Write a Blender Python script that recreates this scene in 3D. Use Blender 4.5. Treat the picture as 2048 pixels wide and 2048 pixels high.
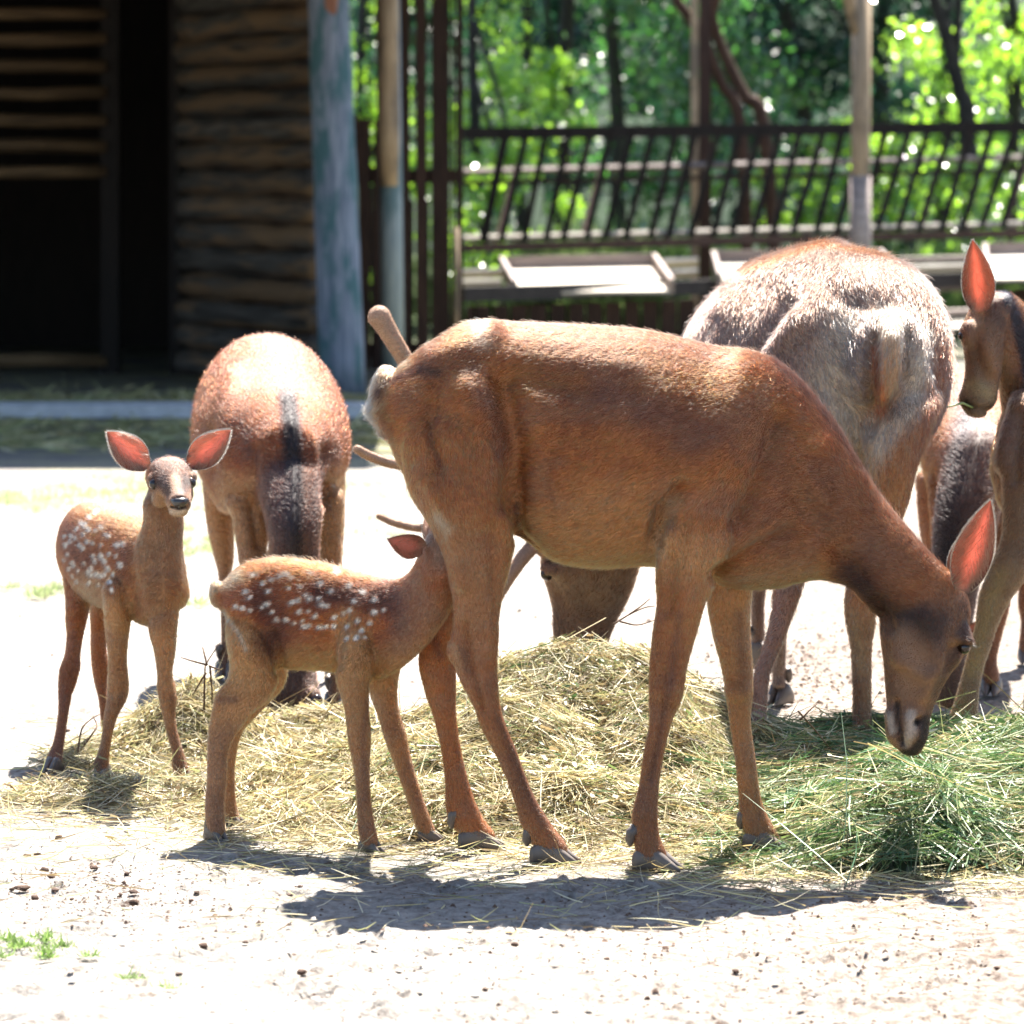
import bpy, math, random
import numpy as np
from mathutils import Vector, kdtree, noise

# ------------------------------------------------------------------ camera, sky, sun, exposure
for o in list(bpy.data.objects):
    bpy.data.objects.remove(o)
SC = bpy.context.scene
COL = SC.collection
FPX, PW, YH, HC = 8000.0, 2048.0, 370.0, 1.35      # focal length in photo pixels, photo width, horizon row, eye height

cam_data = bpy.data.cameras.new('camera')
cam = bpy.data.objects.new('camera', cam_data)
COL.objects.link(cam)
cam.location = (0, 0, HC)
cam.rotation_euler = (math.radians(90), 0, 0)
cam_data.sensor_width = 36.0
cam_data.lens = 36.0 * FPX / PW
cam_data.shift_y = (YH - PW / 2) / PW
cam_data.clip_end = 2000
cam_data.dof.use_dof = True
cam_data.dof.focus_distance = 8.35
cam_data.dof.aperture_fstop = 6.3
SC.camera = cam

SUN_TO = Vector((0.15, 0.57, 1.0)).normalized()
world = bpy.data.worlds.new('World')
SC.world = world
world.use_nodes = True
wn = world.node_tree.nodes
wn.clear()
w_out = wn.new('ShaderNodeOutputWorld')
w_bg = wn.new('ShaderNodeBackground')
w_sky = wn.new('ShaderNodeTexSky')
w_sky.sky_type = 'NISHITA'
w_sky.sun_disc = False
w_sky.sun_elevation = math.asin(SUN_TO.z)
w_sky.sun_rotation = math.atan2(SUN_TO.x, SUN_TO.y)
w_bg.inputs['Strength'].default_value = 0.055
world.node_tree.links.new(w_sky.outputs[0], w_bg.inputs[0])
world.node_tree.links.new(w_bg.outputs[0], w_out.inputs[0])

sun_data = bpy.data.lights.new('sun', 'SUN')
sun_data.energy = 5.0
sun_data.angle = math.radians(0.53)
sun_data.color = (1.0, 0.95, 0.87)
sun = bpy.data.objects.new('sun', sun_data)
COL.objects.link(sun)
sun.rotation_euler = (-SUN_TO).to_track_quat('-Z', 'Y').to_euler()
sun.location = (0, 0, 30)

SC.view_settings.view_transform = 'Standard'
SC.view_settings.look = 'None'
SC.view_settings.exposure = 2.7
SC.view_settings.gamma = 1.0
SC.view_settings.use_curve_mapping = False
SC.render.engine = 'CYCLES'
cy = SC.cycles
cy.use_denoising = True
cy.max_bounces = 14
cy.diffuse_bounces = 5
cy.glossy_bounces = 8
cy.transmission_bounces = 12
cy.transparent_max_bounces = 8
cy.sample_clamp_indirect = 8.0
cy.caustics_reflective = False
cy.caustics_refractive = False
SC.cycles_curves.shape = 'RIBBONS'
SC.cycles_curves.subdivisions = 2

rng = np.random.default_rng(11)
random.seed(4)

# ------------------------------------------------------------------ helpers
def P(px, py, d):
    """photo pixel at depth d -> world point"""
    return np.array([(px - PW / 2) * d / FPX, d, HC - (py - YH) * d / FPX])

def proj(W):
    return (PW / 2 + FPX * W[:, 0] / W[:, 1], YH - FPX * (W[:, 2] - HC) / W[:, 1])

def ground_row(d):
    return YH + FPX * HC / d

def nrm(v):
    v = np.asarray(v, float)
    return v / (np.linalg.norm(v, axis=-1, keepdims=True) + 1e-12)

def tag(o, label=None, cat=None, group=None, kind=None):
    if label: o['label'] = label
    if cat: o['category'] = cat
    if group: o['group'] = group
    if kind: o['kind'] = kind
    return o

def empty(name, loc):
    o = bpy.data.objects.new(name, None)
    o.empty_display_size = 0.1
    o.location = tuple(float(x) for x in loc)
    COL.objects.link(o)
    return o

def mesh_np(name, V, F, mat=None, parent=None, base=None, smooth=True, col=None, k=None):
    """V (n,3) float, F (m,k) int -> linked mesh object (coordinates relative to base)"""
    V = np.asarray(V, np.float32)
    if base is not None:
        V = V - np.asarray(base, np.float32)
    me = bpy.data.meshes.new(name)
    groups = F if isinstance(F, list) else [F]
    groups = [np.asarray(g, np.int32) for g in groups if len(g)]
    loops = np.concatenate([g.ravel() for g in groups])
    sizes = np.concatenate([np.full(len(g), g.shape[1], np.int32) for g in groups])
    starts = np.concatenate([[0], np.cumsum(sizes)[:-1]]).astype(np.int32)
    me.vertices.add(len(V)); me.vertices.foreach_set('co', V.ravel())
    me.loops.add(len(loops)); me.loops.foreach_set('vertex_index', loops)
    me.polygons.add(len(sizes)); me.polygons.foreach_set('loop_start', starts); me.polygons.foreach_set('loop_total', sizes)
    me.polygons.foreach_set('use_smooth', np.full(len(sizes), bool(smooth)))
    me.update(calc_edges=True)
    if col is not None:
        a = me.attributes.new('coat', 'FLOAT_COLOR', 'POINT')
        c4 = np.ones((len(V), 4), np.float32); c4[:, :3] = col
        a.data.foreach_set('color', c4.ravel())
    if mat: me.materials.append(mat)
    o = bpy.data.objects.new(name, me)
    COL.objects.link(o)
    if parent: o.parent = parent
    return o

class Geo:
    """collects boxes, bars and tubes for one mesh object"""
    def __init__(s):
        s.v, s.q, s.t, s.n = [], [], [], 0
    def add(s, V, Q=None, T=None):
        V = np.asarray(V, float)
        if Q is not None and len(Q): s.q.append(np.asarray(Q) + s.n)
        if T is not None and len(T): s.t.append(np.asarray(T) + s.n)
        s.v.append(V); s.n += len(V)
    def hexa(s, c):
        """8 corners: bottom 0-3, top 4-7 (same turn)"""
        s.add(c, [[3, 2, 1, 0], [4, 5, 6, 7], [0, 1, 5, 4], [1, 2, 6, 5], [2, 3, 7, 6], [3, 0, 4, 7]])
    def bar(s, a, b, w, t, side=(0, 1, 0), twist=0.0):
        """box from a to b; w across in the plane square to side, t along side"""
        a, b = np.asarray(a, float), np.asarray(b, float)
        ax = nrm(b - a); sd = np.asarray(side, float); sd = nrm(sd - ax * sd.dot(ax)); u = np.cross(sd, ax)
        if twist:
            cs, sn = math.cos(twist), math.sin(twist)
            u, sd = u * cs + sd * sn, sd * cs - u * sn
        u = u * w / 2; sd = sd * t / 2
        s.hexa([a - u - sd, a + u - sd, a + u + sd, a - u + sd, b - u - sd, b + u - sd, b + u + sd, b - u + sd])
    def box(s, lo, hi):
        x0, y0, z0 = lo; x1, y1, z1 = hi
        s.hexa([(x0, y0, z0), (x1, y0, z0), (x1, y1, z0), (x0, y1, z0), (x0, y0, z1), (x1, y0, z1), (x1, y1, z1), (x0, y1, z1)])
    def tube(s, pts, rad, n=10, wob=0.0, seed=0):
        pts = np.asarray(pts, float); rad = np.broadcast_to(np.asarray(rad, float), (len(pts),))
        T = nrm(np.gradient(pts, axis=0)); r = np.random.default_rng(seed)
        ref = np.array([0, 1.0, 0]) if abs(T[0][1]) < 0.8 else np.array([1.0, 0, 0])
        th = np.linspace(0, 2 * np.pi, n, endpoint=False); V = []
        for i in range(len(pts)):
            B = nrm(ref - T[i] * ref.dot(T[i])); N = np.cross(T[i], B)
            rr = rad[i] * (1 + wob * r.normal(size=n)) if wob else np.full(n, rad[i])
            V.append(pts[i] + (np.cos(th) * rr)[:, None] * B + (np.sin(th) * rr)[:, None] * N)
        V = np.concatenate(V); k = len(pts); Q = []
        for i in range(k - 1):
            for j in range(n):
                Q.append([i * n + j, i * n + (j + 1) % n, (i + 1) * n + (j + 1) % n, (i + 1) * n + j])
        V = np.concatenate([V, pts[:1], pts[-1:]]); T3 = []
        for j in range(n):
            T3.append([k * n, (j + 1) % n, j]); T3.append([k * n + 1, (k - 1) * n + j, (k - 1) * n + (j + 1) % n])
        s.add(V, Q, T3)
    def build(s, name, mat, parent=None, base=None, smooth=False):
        F = []
        if s.q: F.append(np.concatenate(s.q))
        if s.t: F.append(np.concatenate(s.t))
        if base is None and parent is not None:
            base = wloc(parent)
        return mesh_np(name, np.concatenate(s.v), F, mat, parent, base, smooth)

def wloc(o):
    p = np.zeros(3)
    while o is not None:
        p = p + np.array(o.location); o = o.parent
    return p

# ------------------------------------------------------------------ materials
MATS = {}
def nodes_of(name):
    m = bpy.data.materials.new(name); m.use_nodes = True
    nt = m.node_tree; nt.nodes.clear()
    out = nt.nodes.new('ShaderNodeOutputMaterial')
    MATS[name] = m
    return m, nt, out, (lambda t: nt.nodes.new(t)), (lambda a, b: nt.links.new(a, b))

def wood_mat(name, c1, c2, c3=None, scale=(1.5, 1.5, 14), rough=0.8, bump=0.4, patch=None, patch_scale=3.0, along='Z', spec=0.25):
    """weathered wood: stretched grain noise between c1 and c2, optional patches of colour such as peeling paint or lit log edges"""
    m, nt, out, N, L = nodes_of(name)
    tc = N('ShaderNodeTexCoord'); mp = N('ShaderNodeMapping')
    s = {'Z': (scale[2], scale[2], scale[0]), 'X': (scale[0], scale[2], scale[2])}[along]
    mp.inputs['Scale'].default_value = s
    oi = N('ShaderNodeObjectInfo')
    ad = N('ShaderNodeVectorMath'); ad.operation = 'ADD'
    L(tc.outputs['Object'], ad.inputs[0]); L(oi.outputs['Random'], ad.inputs[1]); L(ad.outputs[0], mp.inputs[0])
    n1 = N('ShaderNodeTexNoise'); n1.inputs['Scale'].default_value = 3.0; n1.inputs['Detail'].default_value = 6
    L(mp.outputs[0], n1.inputs['Vector'])
    cr = N('ShaderNodeValToRGB'); e = cr.color_ramp.elements
    e[0].position = 0.3; e[0].color = (*c1, 1); e[1].position = 0.72; e[1].color = (*c2, 1)
    L(n1.outputs['Fac'], cr.inputs[0]); colr = cr.outputs[0]
    if patch is not None:
        n2 = N('ShaderNodeTexNoise'); n2.inputs['Scale'].default_value = patch_scale; n2.inputs['Detail'].default_value = 8; n2.inputs['Roughness'].default_value = 0.65
        mp2 = N('ShaderNodeMapping'); mp2.inputs['Scale'].default_value = (2.2, 2.2, 0.8) if along == 'Z' else (0.45, 4.0, 4.0); L(ad.outputs[0], mp2.inputs[0]); L(mp2.outputs[0], n2.inputs['Vector'])
        r2 = N('ShaderNodeValToRGB'); r2.color_ramp.elements[0].position = 0.47; r2.color_ramp.elements[1].position = 0.58
        L(n2.outputs['Fac'], r2.inputs[0])
        mx = N('ShaderNodeMix'); mx.data_type = 'RGBA'; L(r2.outputs[0], mx.inputs['Factor']); L(colr, mx.inputs['A']); mx.inputs['B'].default_value = (*patch, 1)
        colr = mx.outputs['Result']
    hv = N('ShaderNodeHueSaturation'); mr = N('ShaderNodeMapRange'); mr.inputs['To Min'].default_value = 0.75; mr.inputs['To Max'].default_value = 1.25
    L(oi.outputs['Random'], mr.inputs[0]); L(mr.outputs[0], hv.inputs['Value']); L(colr, hv.inputs['Color'])
    b = N('ShaderNodeBsdfPrincipled'); b.inputs['Roughness'].default_value = rough; b.inputs['Specular IOR Level'].default_value = spec
    L(hv.outputs[0], b.inputs['Base Color'])
    bp = N('ShaderNodeBump'); bp.inputs['Strength'].default_value = bump; bp.inputs['Distance'].default_value = 0.01
    L(n1.outputs['Fac'], bp.inputs['Height']); L(bp.outputs[0], b.inputs['Normal'])
    L(b.outputs[0], out.inputs[0])
    return m

def coat_mats():
    # strands
    m, nt, out, N, L = nodes_of('coat_hair')
    at = N('ShaderNodeAttribute'); at.attribute_name = 'coat'
    hr = N('ShaderNodeBsdfHairPrincipled'); hr.model = 'HUANG'; hr.parametrization = 'COLOR'
    g = N('ShaderNodeGamma'); g.inputs['Gamma'].default_value = 1.75; L(at.outputs['Color'], g.inputs[0]); L(g.outputs[0], hr.inputs['Color'])
    hr.inputs['Roughness'].default_value = 0.17; hr.inputs['Reflection'].default_value = 1.0; hr.inputs['Transmission'].default_value = 0.65; hr.inputs['Secondary Reflection'].default_value = 1.0
    L(hr.outputs[0], out.inputs[0])
    # skin under the strands
    m, nt, out, N, L = nodes_of('coat_skin')
    at = N('ShaderNodeAttribute'); at.attribute_name = 'coat'
    tc = N('ShaderNodeTexCoord'); n1 = N('ShaderNodeTexNoise'); n1.inputs['Scale'].default_value = 160; n1.inputs['Detail'].default_value = 3
    L(tc.outputs['Object'], n1.inputs['Vector'])
    mr = N('ShaderNodeMapRange'); mr.inputs['To Min'].default_value = 0.55; mr.inputs['To Max'].default_value = 1.15; L(n1.outputs['Fac'], mr.inputs[0])
    hv = N('ShaderNodeHueSaturation'); L(at.outputs['Color'], hv.inputs['Color']); L(mr.outputs[0], hv.inputs['Value'])
    b = N('ShaderNodeBsdfPrincipled'); b.inputs['Roughness'].default_value = 0.65; b.inputs['Specular IOR Level'].default_value = 0.25
    L(hv.outputs[0], b.inputs['Base Color'])
    bp = N('ShaderNodeBump'); bp.inputs['Strength'].default_value = 0.35; bp.inputs['Distance'].default_value = 0.002; L(n1.outputs['Fac'], bp.inputs['Height']); L(bp.outputs[0], b.inputs['Normal'])
    L(b.outputs[0], out.inputs[0])
    # ear membrane
    m, nt, out, N, L = nodes_of('ear_skin')
    at = N('ShaderNodeAttribute'); at.attribute_name = 'coat'
    df = N('ShaderNodeBsdfDiffuse'); tr = N('ShaderNodeBsdfTranslucent')
    gl = N('ShaderNodeAttribute'); gl.attribute_name = 'membrane'; L(gl.outputs['Color'], tr.inputs[0])
    L(at.outputs['Color'], df.inputs[0])
    mx = N('ShaderNodeMixShader'); mx.inputs[0].default_value = 0.5; L(df.outputs[0], mx.inputs[1]); L(tr.outputs[0], mx.inputs[2])
    L(mx.outputs[0], out.inputs[0])
    for nm, c, r, sp in (('eye_dark', (0.010, 0.005, 0.003), 0.10, 0.5), ('hoof_horn', (0.085, 0.068, 0.058), 0.45, 0.45), ('nose_wet', (0.02, 0.018, 0.018), 0.28, 0.6)):
        m, nt, out, N, L = nodes_of(nm)
        tc = N('ShaderNodeTexCoord'); n1 = N('ShaderNodeTexNoise'); n1.inputs['Scale'].default_value = 60; L(tc.outputs['Object'], n1.inputs['Vector'])
        cr = N('ShaderNodeValToRGB'); cr.color_ramp.elements[0].color = (*[x * 0.7 for x in c], 1); cr.color_ramp.elements[1].color = (*[x * 1.5 for x in c], 1)
        L(n1.outputs['Fac'], cr.inputs[0])
        b = N('ShaderNodeBsdfPrincipled'); b.inputs['Roughness'].default_value = r; b.inputs['Specular IOR Level'].default_value = sp
        L(cr.outputs[0], b.inputs['Base Color']); L(b.outputs[0], out.inputs[0])
coat_mats()

# ------------------------------------------------------------------ animals
def catmull(A, per):
    A = np.asarray(A, float); n = len(A)
    X = np.concatenate([2 * A[:1] - A[1:2], A, 2 * A[-1:] - A[-2:-1]])
    out = []
    for i in range(n - 1):
        p0, p1, p2, p3 = X[i], X[i + 1], X[i + 2], X[i + 3]
        for t in np.linspace(0, 1, per, endpoint=False):
            out.append(0.5 * (2 * p1 + (p2 - p0) * t + (2 * p0 - 5 * p1 + 4 * p2 - p3) * t * t + (3 * p1 - p0 - 3 * p2 + p3) * t ** 3))
    out.append(A[-1])
    return np.array(out)

class Beast:
    def __init__(s, coat, amp=1.5):
        s.V, s.F, s.C, s.D, s.R, s.n = [], [], [], [], [], 0
        s.coat = coat; s.amp = amp; s.strokes = []; s.paints = []; s.trims = []
    def ring_tube(s, c, N, B, col=None, flow=1, per=6, cap=0.7, n=22, flat=2.0):
        """closed tube through centres c with half-axes N and B"""
        K = catmull(np.concatenate([c, N, B], axis=1), per)
        c, N, B = K[:, :3], K[:, 3:6], K[:, 6:9]
        T = nrm(np.gradient(c, axis=0)); rm = np.minimum(np.linalg.norm(N, axis=1), np.linalg.norm(B, axis=1))
        head, tail = [], []
        for a in (0.35, 0.7, 0.93):                      # rounded ends
            ang = a * math.pi / 2
            head.insert(0, (c[0] - T[0] * rm[0] * cap * math.sin(ang), N[0] * math.cos(ang), B[0] * math.cos(ang)))
            tail.append((c[-1] + T[-1] * rm[-1] * cap * math.sin(ang), N[-1] * math.cos(ang), B[-1] * math.cos(ang)))
        rings = head + [(c[i], N[i], B[i]) for i in range(len(c))] + tail
        Td = [T[0]] * 3 + list(T) + [T[-1]] * 3; Rd = [rm[0]] * 3 + list(rm) + [rm[-1]] * 3
        th = np.linspace(0, 2 * np.pi, n, endpoint=False)
        ct = np.sign(np.cos(th)) * np.abs(np.cos(th)) ** (2 / flat); st = np.sign(np.sin(th)) * np.abs(np.sin(th)) ** (2 / flat)
        V = np.concatenate([r[0] + ct[:, None] * r[2] + st[:, None] * r[1] for r in rings])
        k = len(rings); F = []
        for i in range(k - 1):
            for j in range(n):
                F.append([i * n + j, i * n + (j + 1) % n, (i + 1) * n + (j + 1) % n, (i + 1) * n + j])
        F3 = []
        V = np.concatenate([V, [rings[0][0] - T[0] * rm[0] * cap * 0.02], [rings[-1][0] + T[-1] * rm[-1] * cap * 0.02]])
        for j in range(n):
            F3.append([k * n, (j + 1) % n, j]); F3.append([k * n + 1, (k - 1) * n + j, (k - 1) * n + (j + 1) % n])
        c0 = np.array(s.coat if col is None else col, float)
        cc = np.broadcast_to(c0, (len(V), 3)) if c0.ndim == 1 else np.concatenate([np.repeat(np.array([c0[0] * (1 - t) + c0[1] * t for t in np.linspace(0, 1, k)]), n, axis=0), c0[:1], c0[1:]])
        s.V.append(V); s.F += [[x + s.n for x in f] for f in F] + [[x + s.n for x in f] for f in F3]
        s.C.append(cc); s.D.append(np.concatenate([np.repeat(np.array(Td), n, axis=0), [T[0]], [T[-1]]]) * flow)
        s.R.append(np.concatenate([np.repeat(Rd, n), [rm[0]], [rm[-1]]])); s.n += len(V)
    def outline(s, st, dflt=None, side=(0, 1, 0), rb=0.85, **kw):
        """stations ((x1,y1),(x2,y2),d[,rb_px]): two outline points of the photo and the depth; half-width along side"""
        c, N, B = [], [], []
        sd = nrm(side); d0 = dflt
        for q in st:
            d = q[2] if len(q) > 2 and q[2] is not None else d0
            d0 = d
            a, b = P(*q[0], d), P(*q[1], d)
            n = (a - b) / 2; r = q[3] * d / FPX if len(q) > 3 else np.linalg.norm(n) * rb
            u = nrm(n); bb = nrm(sd - u * sd.dot(u))
            c.append((a + b) / 2); N.append(n); B.append(bb * r)
        s.ring_tube(np.array(c), np.array(N), np.array(B), **kw)
    def axis(s, st, lat, up=(0, 0, 1), **kw):
        """stations (px,py,d,up_px,lat_px): a tube that runs in depth; half-heights along up, half-widths along lat"""
        c, N, B = [], [], []
        for px, py, d, ru, rl in st:
            c.append(P(px, py, d)); N.append(nrm(up) * ru * d / FPX); B.append(nrm(lat) * rl * d / FPX)
        s.ring_tube(np.array(c), np.array(N), np.array(B), **kw)
    def blob(s, px, py, d, rx, ry, rd, col=None, flow=(0, 0, -1)):
        c = P(px, py, d); k = d / FPX; V = []; F = []; m, n = 8, 14
        for i in range(1, m):
            ph = math.pi * i / m
            for j in range(n):
                t = 2 * math.pi * j / n
                V.append(c + np.array([rx * k * math.sin(ph) * math.cos(t), rd * k * math.sin(ph) * math.sin(t), ry * k * math.cos(ph)]))
        for i in range(m - 2):
            for j in range(n):
                F.append([(i + 1) * n + j, (i + 1) * n + (j + 1) % n, i * n + (j + 1) % n, i * n + j])
        V += [c + np.array([0, 0, ry * k]), c - np.array([0, 0, ry * k])]; q = (m - 1) * n
        for j in range(n):
            F.append([q, j, (j + 1) % n]); F.append([q + 1, (m - 2) * n + (j + 1) % n, (m - 2) * n + j])
        V = np.array(V); s.V.append(V); s.F += [[x + s.n for x in f] for f in F]
        s.C.append(np.broadcast_to(np.array(s.coat if col is None else col, float), (len(V), 3)))
        s.D.append(np.broadcast_to(np.array(flow, float), (len(V), 3))); s.R.append(np.full(len(V), min(rx, ry, rd) * k)); s.n += len(V)
    def sculpt(s, pts, r, amt, near=None):
        s.strokes.append((np.array(pts, float), r, amt * s.amp, near))
    def paint(s, pts, r, col, w=1.0, near=None, hard=1.0):
        s.paints.append((np.array(pts, float).reshape(-1, 2), r, np.array(col, float), w, near, hard))
    def trim(s, pts, r, f):
        """shorten or lengthen the hair along a stroke"""
        s.trims.append((np.array(pts, float).reshape(-1, 2), r, f))
    @staticmethod
    def seg_dist(px, py, pts):
        q = np.stack([px, py], 1)
        if len(pts) == 1: return np.linalg.norm(q - pts[0], axis=1)
        best = np.full(len(q), 1e9)
        for a, b in zip(pts[:-1], pts[1:]):
            ab = b - a; t = np.clip(((q - a) @ ab) / (ab @ ab + 1e-9), 0, 1)
            best = np.minimum(best, np.linalg.norm(q - (a + t[:, None] * ab), axis=1))
        return best
    def colours(s, W, C):
        px, py = proj(W); C = C.copy()
        for pts, r, col, w, near, hard in s.paints:
            lo, hi = pts.min(0) - r, pts.max(0) + r
            m = (px > lo[0]) & (px < hi[0]) & (py > lo[1]) & (py < hi[1])
            if near is not None: m &= (W[:, 1] < near) if near > 0 else (W[:, 1] > -near)
            if not m.any(): continue
            i = np.nonzero(m)[0]; dd = s.seg_dist(px[i], py[i], pts) / r
            k = np.clip((1 - dd) * hard, 0, 1); k = k * k * (3 - 2 * k) * w
            C[i] = C[i] * (1 - k[:, None]) + col * k[:, None]
        return C
    def build(s, parent, voxel=0.006, smooth=10, belly=None, mottle=0.2, name='body'):
        base = wloc(parent)
        V = np.concatenate(s.V); C = np.concatenate(s.C); D = np.concatenate(s.D); R = np.concatenate(s.R)
        me = bpy.data.meshes.new('tmp'); me.from_pydata(V.tolist(), [], s.F); me.update()
        ob = bpy.data.objects.new('tmp', me); COL.objects.link(ob)
        md = ob.modifiers.new('r', 'REMESH'); md.mode = 'VOXEL'; md.voxel_size = voxel; md.adaptivity = 0
        dg = bpy.context.evaluated_depsgraph_get(); ev = ob.evaluated_get(dg); rm = bpy.data.meshes.new_from_object(ev)
        bpy.data.objects.remove(ob); bpy.data.meshes.remove(me)
        n = len(rm.vertices); X = np.empty(n * 3, np.float32); rm.vertices.foreach_get('co', X); X = X.reshape(-1, 3).astype(float)
        E = np.empty(len(rm.edges) * 2, np.int32); rm.edges.foreach_get('vertices', E); E = E.reshape(-1, 2)
        kd = kdtree.KDTree(len(V))
        for i, p in enumerate(V): kd.insert(p, i)
        kd.balance()
        cc = np.zeros((n, 3)); dd = np.zeros((n, 3)); rr = np.zeros(n)
        for i in range(n):
            f = kd.find_n(X[i], 5); ids = [q[1] for q in f]; w = np.array([1 / (q[2] + 0.004) for q in f]); w /= w.sum()
            cc[i] = w @ C[ids]; dd[i] = w @ D[ids]; rr[i] = w @ R[ids]
        deg = np.bincount(E.ravel(), minlength=n).astype(float)
        def lap(Y):
            out = np.empty_like(Y)
            for k in range(Y.shape[1]):
                out[:, k] = np.bincount(E[:, 0], Y[E[:, 1], k], n) + np.bincount(E[:, 1], Y[E[:, 0], k], n)
            return out / deg[:, None] - Y
        lam = np.clip(rr / 0.07 - 0.12, 0.08, 1.0)[:, None]
        for it in range(smooth):
            X = X + 0.55 * lam * lap(X); X = X - 0.50 * lam * lap(X)
        for it in range(12):
            cc = cc + 0.6 * lap(cc); dd = dd + 0.6 * lap(dd)
        rm.vertices.foreach_set('co', X.astype(np.float32).ravel()); rm.update()
        def normals():
            a = np.empty(n * 3, np.float32); rm.vertices.foreach_get('normal', a); return a.reshape(-1, 3).astype(float)
        Nn = normals()
        px, py = proj(X); off = np.zeros(n)
        for pts, r, amt, near in s.strokes:
            k = np.exp(-(s.seg_dist(px, py, pts) / r) ** 2) * amt
            if near is not None: k = k * ((X[:, 1] < near) if near > 0 else (X[:, 1] > -near))
            off += k
        X = X + Nn * off[:, None]
        for it in range(2): X = X + 0.3 * lam * lap(X)
        rm.vertices.foreach_set('co', X.astype(np.float32).ravel()); rm.update()
        Nn = normals()
        if belly is not None:
            k = np.clip(-Nn[:, 2] * 1.3 - 0.15, 0, 1)[:, None] * 0.8; cc = cc * (1 - k) + np.array(belly) * k
        nz = np.array([noise.fractal(Vector(p * 9.0), 1.0, 2.0, 3) for p in X])
        cc = cc * (1 + mottle * nz)[:, None]
        n2 = np.array([noise.fractal(Vector((p[0] * 11 + 5, p[1] * 11, p[2] * 17)), 1.0, 2.0, 3) for p in X]); k2 = np.clip(n2 * 0.7, 0, 0.22)[:, None]; cc = cc * (1 - k2) + cc.mean(1, keepdims=True) * np.array((1.15, 0.80, 0.70)) * 0.8 * k2
        base_c = cc
        vc = s.colours(X, base_c)
        rm.calc_loop_triangles(); tr = np.empty(len(rm.loop_triangles) * 3, np.int32); rm.loop_triangles.foreach_get('vertices', tr); tr = tr.reshape(-1, 3)
        bpy.data.meshes.remove(rm)
        s.X, s.Nn, s.tri, s.base_c, s.flow, s.rad = X, Nn, tr, base_c, dd, rr
        s.body = mesh_np(name, X, tr, MATS['coat_skin'], parent, base, True, col=np.clip(vc * 0.85, 0.003, 1))
        return s.body
    def fur(s, count, length=0.014, lift=0.32, width=0.0005, jit=0.22, tip=0.66, clump=0.35, thin=0.35, droop=0.0, fall=0.55, spread=0.28):
        """hair strands over the body, combed along the flow"""
        X, tr = s.X, s.tri
        a, b, c = X[tr[:, 0]], X[tr[:, 1]], X[tr[:, 2]]
        ar = np.linalg.norm(np.cross(b - a, c - a), axis=1)
        idx = rng.choice(len(tr), count, p=ar / ar.sum())
        u = rng.random((count, 2)); sw = u.sum(1) > 1; u[sw] = 1 - u[sw]; w = np.stack([1 - u.sum(1), u[:, 0], u[:, 1]], 1)
        mix = lambda Y: np.einsum('ij,ijk->ik', w, Y[tr[idx]])
        p = mix(X); nn = nrm(mix(s.Nn)); fl = mix(s.flow); rad = np.einsum('ij,ij->i', w, s.rad[tr[idx]])
        col = s.colours(p, mix(s.base_c))
        px, py = proj(p)
        L = length * np.clip(0.30 + 0.70 * (rad / 0.09), thin, 1.0) * (0.65 + 0.7 * rng.random(count))
        for pts, r, f in s.trims:
            k = np.clip(1.4 * (1 - s.seg_dist(px, py, pts) / r), 0, 1); L *= 1 + (f - 1) * k
        fl = fl - nn * np.einsum('ij,ij->i', fl, nn)[:, None]
        dz = np.array([0, 0, -1.0]) + nn * nn[:, 2:3]; fl = nrm(nrm(fl + 1e-4) + dz * fall)
        sd = np.cross(nn, fl)
        g = np.array([noise.noise(Vector(q * 42.0)) for q in p[:: max(1, count // 40000)]]); g = np.resize(np.repeat(g, max(1, count // 40000)), count)
        ang = rng.normal(0, spread, count) + clump * g
        dirv = nrm(fl * np.cos(ang)[:, None] + sd * np.sin(ang)[:, None] + np.array([0, 0, -droop]))
        lf = np.clip(lift * (0.6 + 0.8 * rng.random(count)) + 0.12 * g, 0.06, 1.2); gh = rng.random(count) < 0.09; lf = np.where(gh, lf * 2.0, lf); L = np.where(gh, L * 1.3, L)
        e1 = nrm(dirv * np.cos(lf)[:, None] + nn * np.sin(lf)[:, None]); e2 = nrm(dirv * np.cos(lf * 0.45)[:, None] + nn * np.sin(lf * 0.45)[:, None])
        pts = np.stack([p - nn * 0.001, p + e1 * (L * 0.5)[:, None], p + e1 * (L * 0.5)[:, None] + e2 * (L * 0.5)[:, None]], 1)
        col = col * np.exp(rng.normal(0, jit, count))[:, None] * tip * (1 + 0.45 * g)[:, None]
        col = col * np.array((1.16, 0.90, 0.86)); st = np.array([noise.noise(Vector((q[0] * 24, q[1] * 70, q[2] * 85))) for q in p]); col = col * (1 + 0.55 * st)[:, None]
        return hair_object('fur', pts, col, width, s.body)

def hair_object(name, pts, col, width, parent, tipw=0.25, mat='coat_hair'):
    n, k = pts.shape[:2]
    hc = bpy.data.hair_curves.new(name); hc.add_curves([k] * n)
    hc.attributes['position'].data.foreach_set('vector', (pts - wloc(parent)).astype(np.float32).ravel())
    ra = hc.attributes.get('radius') or hc.attributes.new('radius', 'FLOAT', 'POINT')
    ra.data.foreach_set('value', np.tile(np.linspace(1, tipw, k) * width * 0.5, n).astype(np.float32))
    at = hc.attributes.new('coat', 'FLOAT_COLOR', 'CURVE')
    c4 = np.ones((n, 4), np.float32); c4[:, :3] = np.clip(col, 0.002, 0.95); at.data.foreach_set('color', c4.ravel())
    hc.materials.append(MATS[mat])
    o = bpy.data.objects.new(name, hc); COL.objects.link(o); o.parent = parent
    return o

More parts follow.
